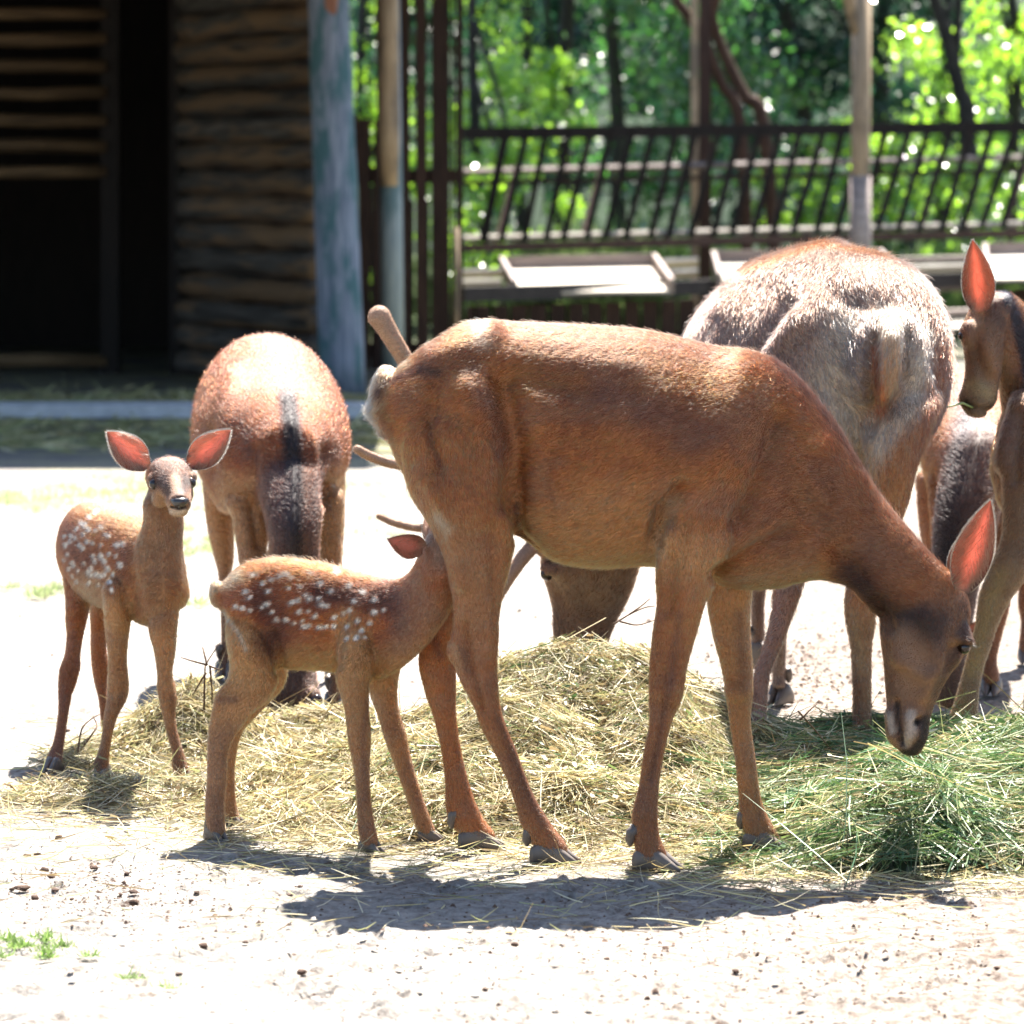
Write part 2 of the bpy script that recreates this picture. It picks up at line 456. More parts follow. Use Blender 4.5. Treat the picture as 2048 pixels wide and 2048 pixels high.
def ear(parent, base, tip, width, face, cup=0.5, inner=(0.42, 0.2, 0.15), outer=(0.16, 0.09, 0.05), hairs=3200, rim=(0.6, 0.45, 0.32), curl=0.0, glow=0.42, edge=(0.42, 0.17, 0.11)):
    """cupped leaf-shaped ear; base and tip are world points, face is the way the open side looks"""
    base, tip = np.asarray(base, float), np.asarray(tip, float)
    A = tip - base; Ln = np.linalg.norm(A); ax = A / Ln
    f = np.asarray(face, float); f = nrm(f - ax * f.dot(ax)); wd = np.cross(ax, f)
    nu, nv = 30, 19; inn, outv = [], []
    prof = lambda u: max(0.0, math.sin(math.pi * min(1.0, u * 0.94 + 0.06) ** 0.84)) ** 0.88
    for i in range(nu):
        u = i / (nu - 1); w = width * 0.5 * max(prof(u), 0.02); cu = cup * (1 - 0.55 * u) + (0.9 if u < 0.12 else 0)
        for j in range(nv):
            v = -1 + 2 * j / (nv - 1)
            ang = v * min(1.35, cu * 1.2)
            rr = w / max(0.3, math.sin(min(1.35, cu * 1.2)))
            q = base + ax * Ln * u + wd * rr * math.sin(ang) + f * rr * (1 - math.cos(ang)) + f * curl * Ln * (u * u)
            th = 0.0022 * (1.2 - 0.8 * abs(v)) * (1.3 - u)
            inn.append(q + f * th * 0.5); outv.append(q - f * th)
    V = np.array(inn + outv); o = nu * nv; F = []
    for i in range(nu - 1):
        for j in range(nv - 1):
            a = i * nv + j
            F.append([a, a + 1, a + nv + 1, a + nv]); F.append([o + a, o + a + nv, o + a + nv + 1, o + a + 1])
    for i in range(nu - 1):
        a = i * nv; F.append([a, a + nv, o + a + nv, o + a]); a = i * nv + nv - 1; F.append([a, o + a, o + a + nv, a + nv])
    for j in range(nv - 1):
        a = j; F.append([a, o + a, o + a + 1, a + 1]); a = (nu - 1) * nv + j; F.append([a, a + 1, o + a + 1, o + a])
    uu = np.repeat(np.linspace(0, 1, nu), nv); vv = np.tile(np.abs(np.linspace(-1, 1, nv)), nu)
    vs = np.tile(np.linspace(-1, 1, nv), nu)
    kc = np.exp(-((vs - 0.05) / glow) ** 2) * np.clip(uu / 0.25, 0, 1) * np.clip((1.02 - uu) / 0.22, 0.35, 1); nz = np.array([noise.noise(Vector((u_ * 5 + base[0] * 9, v_ * 3, 1))) for u_, v_ in zip(uu, vs)])
    vn = np.array([abs(noise.noise(Vector((v_ * 5.0 - u_ * 2.2, u_ * 1.6, 4 + base[0] * 3)))) for u_, v_ in zip(uu, vs)]); kc = np.clip(kc * (1 + 0.5 * nz) * (0.55 + 0.45 * np.clip(vn / 0.10, 0, 1)), 0, 1)[:, None]; kb = np.clip(1 - uu / 0.30, 0, 1)[:, None]
    ci = np.array(inner)[None] * kc + np.array((0.15, 0.085, 0.06))[None] * (1 - kc); ci = ci * (1 - 0.6 * kb) + np.array((0.42, 0.33, 0.26)) * 0.6 * kb
    C = np.concatenate([ci, np.broadcast_to(outer, (o, 3))])
    e = mesh_np('ear', V, np.array(F), MATS['ear_skin'], parent, wloc(parent), True, col=C)
    gm = np.array((0.95, 0.27, 0.20))[None] * kc + np.array(edge)[None] * (1 - kc)
    ga = e.data.attributes.new('membrane', 'FLOAT_COLOR', 'POINT'); g4 = np.ones((2 * o, 4), np.float32); g4[:o, :3] = gm * (1 - 0.45 * kb); g4[o:, :3] = (0.62, 0.36, 0.28); ga.data.foreach_set('color', g4.ravel())
    g = np.random.default_rng(int(abs(base[0] * 1e4)) + 3)
    rows = []; cols = []
    rim_i = [i * nv for i in range(1, nu)] + [i * nv + nv - 1 for i in range(1, nu)]
    for _ in range(hairs):
        if g.random() < 0.55:                       # short fringe on the rim
            k = rim_i[g.integers(len(rim_i))]; k2 = min(max(k + nv * (1 if g.random() < 0.5 else -1), 0), o - 1); t = g.random()
            q = V[k] * (1 - t) + V[k2] * t; sg = -1 if k % nv == 0 else 1
            dr = nrm(wd * sg * 0.7 + ax * 1.1 + g.normal(0, 0.2, 3)); l = 0.003 + 0.003 * g.random(); rows.append([q, q + dr * l * 0.5, q + dr * l]); cols.append(np.array(rim) * g.uniform(0.7, 1.2))
        elif g.random() < 0.6:                      # pale hairs inside, from the lower edges
            i = g.integers(1, int(nu * 0.72)); j = g.integers(0, nv) if g.random() < 0.2 else (g.integers(0, 5) if g.random() < 0.5 else nv - 1 - g.integers(0, 5))
            q = V[i * nv + j]; sg = -1 if j > nv // 2 else 1
            dr = nrm(ax * 1.0 + wd * sg * 0.5 + f * 0.25 + g.normal(0, 0.15, 3)); l = Ln * g.uniform(0.08, 0.22); rows.append([q, q + dr * l * 0.5, q + dr * l + ax * l * 0.1]); cols.append(np.array(rim) * g.uniform(0.7, 1.1))
        else:                                       # coat on the back
            i, j = g.integers(0, nu - 1), g.integers(0, nv - 1); q = V[o + i * nv + j] + g.normal(0, 0.002, 3)
            dr = nrm(ax + g.normal(0, 0.2, 3) - f * 0.25); l = 0.008; rows.append([q, q + dr * l * 0.5, q + dr * l]); cols.append(np.array(outer) * g.uniform(0.7, 1.3))
    hair_object('fur', np.array(rows), np.array(cols), 0.0005, e)
    return e

def ball(name, c, r, mat, parent, sq=(1, 1, 1), n=14):
    V, F = [], []; m = 9
    for i in range(1, m):
        ph = math.pi * i / m
        for j in range(n):
            t = 2 * math.pi * j / n; V.append([math.sin(ph) * math.cos(t), math.sin(ph) * math.sin(t), math.cos(ph)])
    for i in range(m - 2):
        for j in range(n): F.append([(i + 1) * n + j, (i + 1) * n + (j + 1) % n, i * n + (j + 1) % n, i * n + j])
    V += [[0, 0, 1], [0, 0, -1]]; q = (m - 1) * n; T = []
    for j in range(n): T.append([q, j, (j + 1) % n]); T.append([q + 1, (m - 2) * n + (j + 1) % n, (m - 2) * n + j])
    V = np.array(V) * np.array(sq) * r + np.asarray(c)
    return mesh_np(name, V, [np.array(F), np.array(T)], MATS[mat], parent, wloc(parent), True)

def hoof(parent, ankle, fwd, length=0.085, height=0.045, width=0.052, pitch=0.0, z0=None, dew=True, dewz=0.055, dewback=0.03):
    """cloven hoof: two pointed claws under the ankle, dewclaws behind"""
    a = np.asarray(ankle, float); fw = np.asarray(fwd, float); fw[2] = 0; fw = nrm(fw); up = np.array([0, 0, 1.0]); sd = np.cross(fw, up)
    cp, sp = math.cos(pitch), math.sin(pitch)
    F2 = fw * cp - up * sp; U2 = up * cp + fw * sp
    zb = (a[2] - height if z0 is None else z0)
    org = np.array([a[0], a[1], zb]) if not pitch else a - U2 * height
    G = Geo()
    for sgn in (-1, 1):
        rings = []; n = 12
        for t in np.linspace(0, 1, 9):
            x = -0.42 * length + length * t
            top = height * (0.78 + 0.5 * math.sin(min(1, t / 0.4) * math.pi / 2) if t < 0.4 else 1.28 * (1 - 0.88 * ((t - 0.4) / 0.6) ** 0.95))
            hw = width * 0.25 * (0.75 + 0.3 * math.sin(math.pi * min(1, t * 1.3 + .1))) * (1 if t < 0.55 else 1 - 0.75 * ((t - 0.55) / 0.45) ** 1.6)
            off = sgn * width * (0.255 - 0.06 * t)
            ring = []
            for k in range(n):
                th = 2 * math.pi * k / n
                yy = math.copysign(abs(math.cos(th)) ** 0.8, math.cos(th)) * hw
                zz = (0.5 + 0.5 * math.copysign(abs(math.sin(th)) ** 0.75, math.sin(th))) * top
                ring.append(org + F2 * x + sd * (off + yy * (1.12 - 0.2 * zz / height)) + U2 * zz)
            rings.append(ring)
        V = np.array(rings).reshape(-1, 3); k = len(rings); Q = []
        for i in range(k - 1):
            for j in range(n): Q.append([i * n + j, (i + 1) * n + j, (i + 1) * n + (j + 1) % n, i * n + (j + 1) % n])
        V = np.concatenate([V, [np.mean(rings[0], 0)], [np.mean(rings[-1], 0)]]); T = []
        for j in range(n): T.append([k * n, j, (j + 1) % n]); T.append([k * n + 1, (k - 1) * n + (j + 1) % n, (k - 1) * n + j])
        G.add(V, Q, T)
    G.build('hoof', MATS['hoof_horn'], parent, smooth=True)
    if dew:
        for sgn in (-1, 1):
            D = Geo(); q = org + U2 * (height + dewz * 0.62) - F2 * (dewback - 0.007) + sd * sgn * width * 0.27
            D.tube([q + U2 * 0.012 + F2 * 0.012, q, q - U2 * 0.016 - F2 * 0.004, q - U2 * 0.026 - F2 * 0.003], np.array([0.010, 0.0105, 0.008, 0.0025]) * width / 0.052, n=9)
            D.build('dewclaw', MATS['hoof_horn'], parent, smooth=True)

# ------------------------------------------------------------------ ground
def leafy_mat(name, c1, c2, trans, gloss=0.12, tmix=0.45, attr=None):
    m, nt, out, N, L = nodes_of(name)
    at = N('ShaderNodeAttribute'); at.attribute_name = 'coat'
    n1 = N('ShaderNodeTexNoise'); n1.inputs['Scale'].default_value = 3.0
    tc = N('ShaderNodeTexCoord'); L(tc.outputs['Object'], n1.inputs['Vector'])
    mx = N('ShaderNodeMix'); mx.data_type = 'RGBA'; L(at.outputs['Fac'] if attr else n1.outputs['Fac'], mx.inputs['Factor'])
    mx.inputs['A'].default_value = (*c1, 1); mx.inputs['B'].default_value = (*c2, 1)
    df = N('ShaderNodeBsdfDiffuse'); L(mx.outputs['Result'], df.inputs[0])
    tr = N('ShaderNodeBsdfTranslucent'); tr.inputs[0].default_value = (*trans, 1)
    gl = N('ShaderNodeBsdfGlossy'); gl.inputs['Roughness'].default_value = 0.27
    a = N('ShaderNodeMixShader'); a.inputs[0].default_value = tmix; L(df.outputs[0], a.inputs[1]); L(tr.outputs[0], a.inputs[2])
    b = N('ShaderNodeMixShader'); b.inputs[0].default_value = gloss; L(a.outputs[0], b.inputs[1]); L(gl.outputs[0], b.inputs[2])
    L(b.outputs[0], out.inputs[0]); return m

def ground_mat():
    m, nt, out, N, L = nodes_of('yard_sand')
    tc = N('ShaderNodeTexCoord')
    n1 = N('ShaderNodeTexNoise'); n1.inputs['Scale'].default_value = 1.1; n1.inputs['Detail'].default_value = 8
    n2 = N('ShaderNodeTexNoise'); n2.inputs['Scale'].default_value = 38; n2.inputs['Detail'].default_value = 8; n2.inputs['Roughness'].default_value = 0.7
    vo = N('ShaderNodeTexVoronoi'); vo.inputs['Scale'].default_value = 75
    for n in (n1, n2, vo): L(tc.outputs['Object'], n.inputs['Vector'])
    cr = N('ShaderNodeValToRGB'); e = cr.color_ramp.elements
    e[0].position = 0.34; e[0].color = (0.135, 0.115, 0.10, 1); e[1].position = 0.60; e[1].color = (0.30, 0.278, 0.25, 1)
    L(n2.outputs['Fac'], cr.inputs[0])
    big = N('ShaderNodeMapRange'); big.inputs['From Min'].default_value = 0.3; big.inputs['From Max'].default_value = 0.7; big.inputs['To Min'].default_value = 0.82; big.inputs['To Max'].default_value = 1.12
    L(n1.outputs['Fac'], big.inputs[0])
    # browner, darker ground colour towards the right of the yard
    sx0 = N('ShaderNodeSeparateXYZ'); L(tc.outputs['Object'], sx0.inputs[0]); ns = N('ShaderNodeMath'); ns.operation = 'MULTIPLY_ADD'; L(n1.outputs['Fac'], ns.inputs[0]); ns.inputs[1].default_value = 1.2; L(sx0.outputs['X'], ns.inputs[2])
    mb = N('ShaderNodeMapRange'); mb.inputs['From Min'].default_value = 0.45; mb.inputs['From Max'].default_value = 1.45; mb.inputs['To Max'].default_value = 0.8; L(ns.outputs[0], mb.inputs[0])
    cb = N('ShaderNodeValToRGB'); cb.color_ramp.elements[0].position = 0.40; cb.color_ramp.elements[0].color = (0.10, 0.065, 0.045, 1); cb.color_ramp.elements[1].position = 0.56; cb.color_ramp.elements[1].color = (0.24, 0.205, 0.175, 1); L(n2.outputs['Fac'], cb.inputs[0])
    mbx = N('ShaderNodeMix'); mbx.data_type = 'RGBA'; L(mb.outputs[0], mbx.inputs['Factor']); L(cr.outputs[0], mbx.inputs['A']); L(cb.outputs[0], mbx.inputs['B'])
    hv = N('ShaderNodeHueSaturation'); L(mbx.outputs['Result'], hv.inputs['Color']); L(big.outputs[0], hv.inputs['Value'])
    # dark crumbs
    n3 = N('ShaderNodeTexNoise'); n3.inputs['Scale'].default_value = 2.0; n3.inputs['Detail'].default_value = 3; L(tc.outputs['Object'], n3.inputs['Vector'])
    r3 = N('ShaderNodeMapRange'); r3.inputs['From Min'].default_value = 0.35; r3.inputs['From Max'].default_value = 0.75; r3.inputs['To Min'].default_value = 0.05; r3.inputs['To Max'].default_value = 0.30; L(n3.outputs['Fac'], r3.inputs[0])
    sp = N('ShaderNodeMath'); sp.operation = 'LESS_THAN'; L(vo.outputs['Distance'], sp.inputs[0]); L(r3.outputs[0], sp.inputs[1])
    ml = N('ShaderNodeMath'); ml.operation = 'MULTIPLY'; L(sp.outputs[0], ml.inputs[0]); ml.inputs[1].default_value = 0.5
    mx = N('ShaderNodeMix'); mx.data_type = 'RGBA'; L(ml.outputs[0], mx.inputs['Factor']); L(hv.outputs[0], mx.inputs['A']); mx.inputs['B'].default_value = (0.12, 0.075, 0.05, 1)
    # from the eave's shade line on, shade is put into the colour, plus litter
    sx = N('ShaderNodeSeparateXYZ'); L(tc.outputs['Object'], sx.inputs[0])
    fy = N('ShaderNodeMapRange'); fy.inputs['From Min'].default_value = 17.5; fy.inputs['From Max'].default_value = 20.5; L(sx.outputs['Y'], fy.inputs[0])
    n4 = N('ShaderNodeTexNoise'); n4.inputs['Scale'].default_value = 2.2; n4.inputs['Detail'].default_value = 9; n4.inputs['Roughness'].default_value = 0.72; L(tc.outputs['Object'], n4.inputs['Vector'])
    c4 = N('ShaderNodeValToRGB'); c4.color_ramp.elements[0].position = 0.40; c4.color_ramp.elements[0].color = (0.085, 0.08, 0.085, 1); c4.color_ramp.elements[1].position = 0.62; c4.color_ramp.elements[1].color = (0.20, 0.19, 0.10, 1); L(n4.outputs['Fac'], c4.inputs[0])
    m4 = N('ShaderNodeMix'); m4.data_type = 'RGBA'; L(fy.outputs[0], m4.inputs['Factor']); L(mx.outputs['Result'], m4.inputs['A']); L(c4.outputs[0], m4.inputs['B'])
    # grassy far ground
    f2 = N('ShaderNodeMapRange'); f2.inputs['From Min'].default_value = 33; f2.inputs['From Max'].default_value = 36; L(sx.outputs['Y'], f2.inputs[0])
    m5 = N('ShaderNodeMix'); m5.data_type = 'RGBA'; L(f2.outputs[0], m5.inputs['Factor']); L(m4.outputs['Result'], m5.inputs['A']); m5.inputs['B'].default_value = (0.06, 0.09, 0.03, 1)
    b = N('ShaderNodeBsdfPrincipled'); b.inputs['Roughness'].default_value = 0.92; b.inputs['Specular IOR Level'].default_value = 0.15
    L(m5.outputs['Result'], b.inputs['Base Color'])
    n6 = N('ShaderNodeTexNoise'); n6.inputs['Scale'].default_value = 11; n6.inputs['Detail'].default_value = 5; L(tc.outputs['Object'], n6.inputs['Vector'])
    b0 = N('ShaderNodeBump'); b0.inputs['Strength'].default_value = 0.7; b0.inputs['Distance'].default_value = 0.05; L(n6.outputs['Fac'], b0.inputs['Height'])
    bp = N('ShaderNodeBump'); bp.inputs['Strength'].default_value = 0.9; bp.inputs['Distance'].default_value = 0.016; L(n2.outputs['Fac'], bp.inputs['Height']); L(b0.outputs[0], bp.inputs['Normal']); L(bp.outputs[0], b.inputs['Normal'])
    L(b.outputs[0], out.inputs[0])
    return m

def make_ground():
    def axis(lo, hi, fine_lo, fine_hi, nf):
        a = list(np.linspace(fine_lo, fine_hi, nf)); st = a[1] - a[0]
        x, s_ = fine_lo, st
        while x > lo: s_ *= 1.35; x -= s_; a.insert(0, max(x, lo))
        x, s_ = fine_hi, st
        while x < hi: s_ *= 1.35; x += s_; a.append(min(x, hi))
        return np.array(a)
    xs = axis(-400, 400, -1.35, 1.35, 290); ys = axis(-60, 700, 6.2, 10.6, 460)
    X, Y = np.meshgrid(xs, ys); Z = np.zeros_like(X)
    near = (np.abs(X) < 2.5) & (Y > 5) & (Y < 14)
    for i, j in zip(*np.nonzero(near)):
        p = Vector((X[i, j], Y[i, j], 0))
        Z[i, j] = 0.010 * noise.noise(p * 2.3) + 0.006 * noise.noise(p * 9) + 0.0045 * noise.noise(p * 26) - 0.006
    g = np.random.default_rng(77)                        # hoof prints: pairs of pressed claws with a raised rim
    for k in range(150):
        d = g.uniform(6.4, 8.0) if k < 110 else g.uniform(9.6, 10.5); x = g.uniform(-1.1, 1.1) * d / 8; a = g.uniform(0, 6.3); ca, sa = math.cos(a), math.sin(a); s_ = g.uniform(.7, 1.15)
        m = (np.abs(X - x) < .12) & (np.abs(Y - d) < .12)
        u = (X[m] - x) * ca + (Y[m] - d) * sa; v = -(X[m] - x) * sa + (Y[m] - d) * ca
        for o_ in (-.014, .014):
            q = np.sqrt((u / (.034 * s_)) ** 2 + ((v - o_) / (.0125 * s_)) ** 2); Z[m] += -.014 * np.exp(-q ** 2 * 1.2) + .006 * np.exp(-((q - 1.7) / .5) ** 2)
    nx, ny = len(xs), len(ys)
    a = (np.arange(ny - 1)[:, None] * nx + np.arange(nx - 1)[None]).ravel()
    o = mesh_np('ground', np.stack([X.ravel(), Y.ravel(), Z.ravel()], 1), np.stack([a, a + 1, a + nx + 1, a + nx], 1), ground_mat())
    tag(o, 'pale sandy yard ground', None, None, 'structure')
make_ground()

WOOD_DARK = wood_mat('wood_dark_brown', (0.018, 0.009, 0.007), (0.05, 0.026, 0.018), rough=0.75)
WOOD_BLACK = wood_mat('wood_black', (0.004, 0.003, 0.003), (0.011, 0.007, 0.006), rough=0.75)  # near-black base: the shed's deep shade is put into the colour
WOOD_LOG = wood_mat('wood_log', (0.009, 0.008, 0.008), (0.075, 0.068, 0.062), scale=(0.7, 1, 8), along='X', rough=0.8, patch=(0.12, 0.075, 0.042), patch_scale=1.6)  # tan patches stand for sunlit edges of the logs, put into the colour
WOOD_POLE = wood_mat('wood_pole', (0.035, 0.022, 0.012), (0.13, 0.085, 0.045), scale=(0.7, 1, 8), along='X', rough=0.8)
WOOD_BLUE = wood_mat('wood_blue_paint', (0.06, 0.085, 0.14), (0.22, 0.26, 0.34), rough=0.7, patch=(0.04, 0.10, 0.125), patch_scale=3.4, scale=(1.2, 1.5, 22))
WOOD_SHADE_BLUE = wood_mat('wood_shade_blue', (0.16, 0.21, 0.25), (0.27, 0.32, 0.34), rough=0.7, patch=(0.10, 0.16, 0.18), patch_scale=2.0)  # blue of the thinner post is shade put into the colour
WOOD_TAN = wood_mat('wood_tan', (0.20, 0.14, 0.085), (0.36, 0.27, 0.18), rough=0.8, patch=(0.13, 0.10, 0.075), patch_scale=2.0)
WOOD_GREY = wood_mat('wood_grey', (0.14, 0.11, 0.10), (0.30, 0.25, 0.23), rough=0.8, along='X')
WOOD_RAIL = wood_mat('wood_rail', (0.05, 0.027, 0.02), (0.13, 0.075, 0.058), rough=0.75, along='X')
WOOD_PALE = wood_mat('wood_pale', (0.34, 0.30, 0.25), (0.48, 0.44, 0.38), rough=0.75, along='X')
IRON = wood_mat('iron_dark', (0.012, 0.010, 0.011), (0.035, 0.028, 0.028), rough=0.5, along='X')

# ------------------------------------------------------------------ log shed on the left
def log_bar(p0, p1, r, mat, parent, seed):
    g = np.random.default_rng(seed); k = 9; t = np.linspace(0, 1, k)[:, None]
    pts = np.asarray(p0) * (1 - t) + np.asarray(p1) * t + np.concatenate([np.zeros((k, 1)), g.normal(0, 0.006, (k, 1)), g.normal(0, 0.006, (k, 1))], 1)
    ctr = pts.mean(0); G = Geo(); q = pts - ctr; az = math.atan2(p1[1] - p0[1], p1[0] - p0[0]); ca, sa = math.cos(-az), math.sin(-az)
    q = np.stack([q[:, 0] * ca - q[:, 1] * sa, q[:, 0] * sa + q[:, 1] * ca, q[:, 2]], 1)
    G.tube(q, r * (1 + g.normal(0, 0.075, k)), n=14, wob=0.02, seed=seed)
    o = G.build('log', mat, None, base=(0, 0, 0), smooth=True); o.parent = parent; o.location = tuple(ctr - wloc(parent)); o.rotation_euler = (0, 0, az); return o

def make_shed():
    t = tag(empty('log_shed', (-2.6, 28.0, 0)), 'dark log shed with open doorway and overhanging roof', 'shed')
    A, Bp = P(634, 0, 26.5), P(372, 0, 28.5)
    for k in range(17):
        z = 0.085 + 0.183 * k
        log_bar((A[0], A[1], z), (Bp[0], Bp[1], z + 0.01), 0.089, WOOD_LOG, t, 100 + k)
    C, D = P(214, 0, 28.7), P(-900, 0, 28.7)
    for k in list(range(7, 16)) + [0]:  # lower poles left out: the open gap stands in for shade below
        z = 0.09 + 0.192 * k
        log_bar((C[0], C[1], z), (D[0], D[1], z), 0.047, WOOD_POLE, t, 200 + k)
    def part(name, mat, *bars, side=(0, 1, 0)):
        G = Geo()
        for b in bars: G.bar(*b, side=side)
        return G.build(name, mat, t)
    G = Geo(); G.bar((A[0] - 0.02, A[1] + 0.14, 1.55), (Bp[0] + .05, Bp[1] + 0.14, 1.55), 0.06, 3.1, side=(0, 0, 1)); G.build('gap_backing', WOOD_DARK, t)  # dark sheet added behind the logs to close their bright gaps
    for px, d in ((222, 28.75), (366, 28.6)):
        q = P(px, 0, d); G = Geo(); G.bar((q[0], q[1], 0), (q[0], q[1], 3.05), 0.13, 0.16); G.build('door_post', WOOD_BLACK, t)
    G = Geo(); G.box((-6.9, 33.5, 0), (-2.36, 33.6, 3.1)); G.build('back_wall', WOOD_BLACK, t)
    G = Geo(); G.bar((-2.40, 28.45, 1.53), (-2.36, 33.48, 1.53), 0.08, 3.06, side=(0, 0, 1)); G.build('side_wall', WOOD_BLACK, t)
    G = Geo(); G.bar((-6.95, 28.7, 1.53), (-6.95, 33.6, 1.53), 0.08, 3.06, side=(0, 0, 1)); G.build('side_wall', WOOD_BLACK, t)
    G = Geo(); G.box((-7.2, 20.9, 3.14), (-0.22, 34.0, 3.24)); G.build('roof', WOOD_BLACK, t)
    G = Geo(); G.box((-7.2, 20.84, 2.5), (-0.22, 20.89, 3.2)); G.build('sky_shield', WOOD_DARK, t)  # unseen board added to keep skylight off the shed walls
    for y in (21.2, 24.2, 27.4):
        G = Geo(); G.box((-7.1, y, 3.0), (-0.3, y + 0.14, 3.135)); G.build('roof_beam', WOOD_DARK, t)
    b, tp = P(686, ground_row(25.7), 25.7), P(652, -330, 25.7)
    n = 14; tt = np.linspace(0, 1, n)[:, None]; pts = b * (1 - tt) + tp * tt; pts[:, 2] = np.linspace(0, 2.99, n)
    G = Geo(); c0 = pts[0].copy(); G.tube(pts, np.linspace(0.150, 0.128, n), n=20, wob=0.015, seed=5)
    o = G.build('post', WOOD_BLUE, t, smooth=True); o['label'] = 'thick round post with peeling blue paint'
    wood_mat('wood_bare_red', (0.12, 0.05, 0.035), (0.26, 0.13, 0.09)); ball('bare_patch', P(662, -5, 25.578), 0.05, 'wood_bare_red', o, sq=(0.9, 0.25, 3.2))
    b, tp = P(786, 0, 27.7), P(776, 0, 27.7)
    G = Geo(); G.tube([(b[0], 27.7, 0), (b[0] * .6 + tp[0] * .4, 27.7, 1.2), (tp[0], 27.7, 2.99)], [0.083, 0.080, 0.078], n=16, wob=0.01)
    o = G.build('post', WOOD_SHADE_BLUE, t, smooth=True); o['label'] = 'thinner post with a sunlit tan upper part over blue shade'
    G = Geo(); G.tube([P(779, 372, 27.66), P(777, 250, 27.655), P(775, 100, 27.655), P(774, -90, 27.655)], [0.062, 0.078, 0.079, 0.079], n=16)
    G.build('lit_part', WOOD_TAN, o, smooth=True)  # tan tube is the lit part of the post, light put into colour
make_shed()

def make_board_screen():
    t = tag(empty('board_screen', P(850, ground_row(28.8), 28.8)), 'tall screen of dark upright boards with light slits beside the blue posts', 'fence')
    for x0, x1, top in ((707, 716, 230), (717, 741, 238), (749, 765, 240), (797, 819, -90), (831, 853, -90), (863, 899, -90), (904, 909, -90), (913, 927, -90)):
        a, b = P(x0, 0, 28.8), P(x1, 0, 28.8); z1 = HC + (YH - top) * 28.8 / FPX
        G = Geo(); G.bar(((a[0] + b[0]) / 2 + random.uniform(-.01, .01), 28.8, 0.02), ((a[0] + b[0]) / 2, 28.8 + random.uniform(-.03, .03), z1), b[0] - a[0], 0.035); G.build('board', WOOD_DARK, t)
    for x0, x1 in ((819, 827), (853, 858), (742, 747)):
        a, b = P(x0, 0, 28.9), P(x1, 0, 28.9); G = Geo(); G.bar(((a[0] + b[0]) / 2, 28.9, 0.02), ((a[0] + b[0]) / 2, 28.9, HC + (YH - 400) * 28.9 / FPX), b[0] - a[0], 0.03); G.build('board', WOOD_DARK, t)
    for py in (352, 700):
        G = Geo(); G.bar(P(705, py, 28.86), P(928, py, 28.86), 0.10, 0.05); G.build('rail', WOOD_DARK, t)
    G = Geo(); G.tube([(P(914, 0, 28.6)[0], 28.6, 0), P(913, 455, 28.6)], 0.017, n=10); G.build('pole', WOOD_TAN, t, smooth=True)
make_board_screen()

# ------------------------------------------------------------------ hay rack and troughs
def make_rack():
    t = tag(empty('hay_rack', P(1480, ground_row(31.6), 31.6)), 'long dark hay rack with slanted bars in front of the trees', 'hay rack')
    dx = lambda x: 32.5 + 1.4 * (x - 930) / 1120
    L1 = lambda n_, x0, y0, x1, y1, h, th, mat, dd=0.0: None
    def rail(name, x0, y0, x1, y1, hpx, th, mat, dd=0.0, twist=0.0):
        G = Geo(); a, b = P(x0, y0, dx(x0) + dd), P(x1, y1, dx(x1) + dd); G.bar(a, b, hpx * 31.5 / FPX, th, twist=twist); G.build(name, mat, t)
    rail('top_rail', 926, 267, 2200, 252, 25, 0.08, WOOD_BLACK)
    rail('beam', 926, 496, 2200, 462, 17, 0.10, WOOD_RAIL, 0.02)
    rail('ledge', 926, 477, 2200, 444, 13, 0.035, WOOD_PALE, 0.06, 0.85)
    rail('rail', 926, 366, 2200, 338, 9, 0.04, WOOD_DARK, 0.5)
    rail('rail', 926, 343, 2200, 311, 10, 0.04, WOOD_GREY, 0.9, 0.75)
    for k in range(28):
        xt = 1010 + 42.5 * k; xb = xt - 47 - 0.75 * k
        yt = 262 - 12 * (xt - 930) / 1120; yb = 486 - 31 * (xb - 930) / 1120; xt += random.uniform(-4, 4); xb += random.uniform(-5, 5)
        d = dx(xt) - 0.05; w = 0.070 if k == 0 else 0.054
        G = Geo(); G.bar(P(xt, yt, d), P(xb, yb, d), w, 0.036); G.build('bar', WOOD_BLACK, t)
    for k in range(7):
        xt = 1032 + 170 * k; xb = xt - 40
        G = Geo(); G.bar(P(xt, 330, dx(xt) + 0.7), P(xb, 486 - 31 * (xb - 930) / 1120, dx(xt) + 0.25), 0.03, 0.03); G.build('bar', WOOD_RAIL, t)
make_rack()

def make_posts():
    for px, d, lab, brace in ((1405, 34.3, 'half lit wooden post rising behind the middle of the hay rack', False), (1722, 30.6, 'pale wooden post with a brace standing before the hay rack above the stag', True)):
        x = P(px, 0, d)[0]; t = tag(empty('wooden_post', (x, d, 0)), lab, 'post', 'posts along the hay rack'); z1 = 3.2; G = Geo(); S = Geo()
        if brace:
            G.tube([(x, d, 0), (x - .005, d, 0.7), (x - 0.005, d, 1.4), (x + .008, d, z1)], [.078, .077, .075, .073], n=14, wob=0.01)
            G.build('shaft', WOOD_TAN, t, smooth=True)
            S.tube([(x, d, 0), (x - .004, d, 0.8), (x - .005, d, HC + (YH - 352) * d / FPX)], [.084, .083, .081], n=14, wob=0.012); S.build('grey_lower', WOOD_GREY, t, smooth=True)  # grey lower length around the tan shaft
            B = Geo(); B.tube([P(1716, 66, d - .02), P(1680, -60, d), P(1650, -150, d)], 0.05, n=10); B.build('brace', WOOD_TAN, t, smooth=True)
        else:
            S.bar((x + .022, d, 0), (x + .022, d, z1), 0.10, 0.14); S.build('shaft', WOOD_DARK, t); G.bar((x - .068, d - .01, 0), (x - .068, d - .01, z1), 0.06, 0.12); G.build('lit_side', WOOD_TAN, t)  # tan strip and dark shaft: lit and shaded sides put into the colours
make_posts()

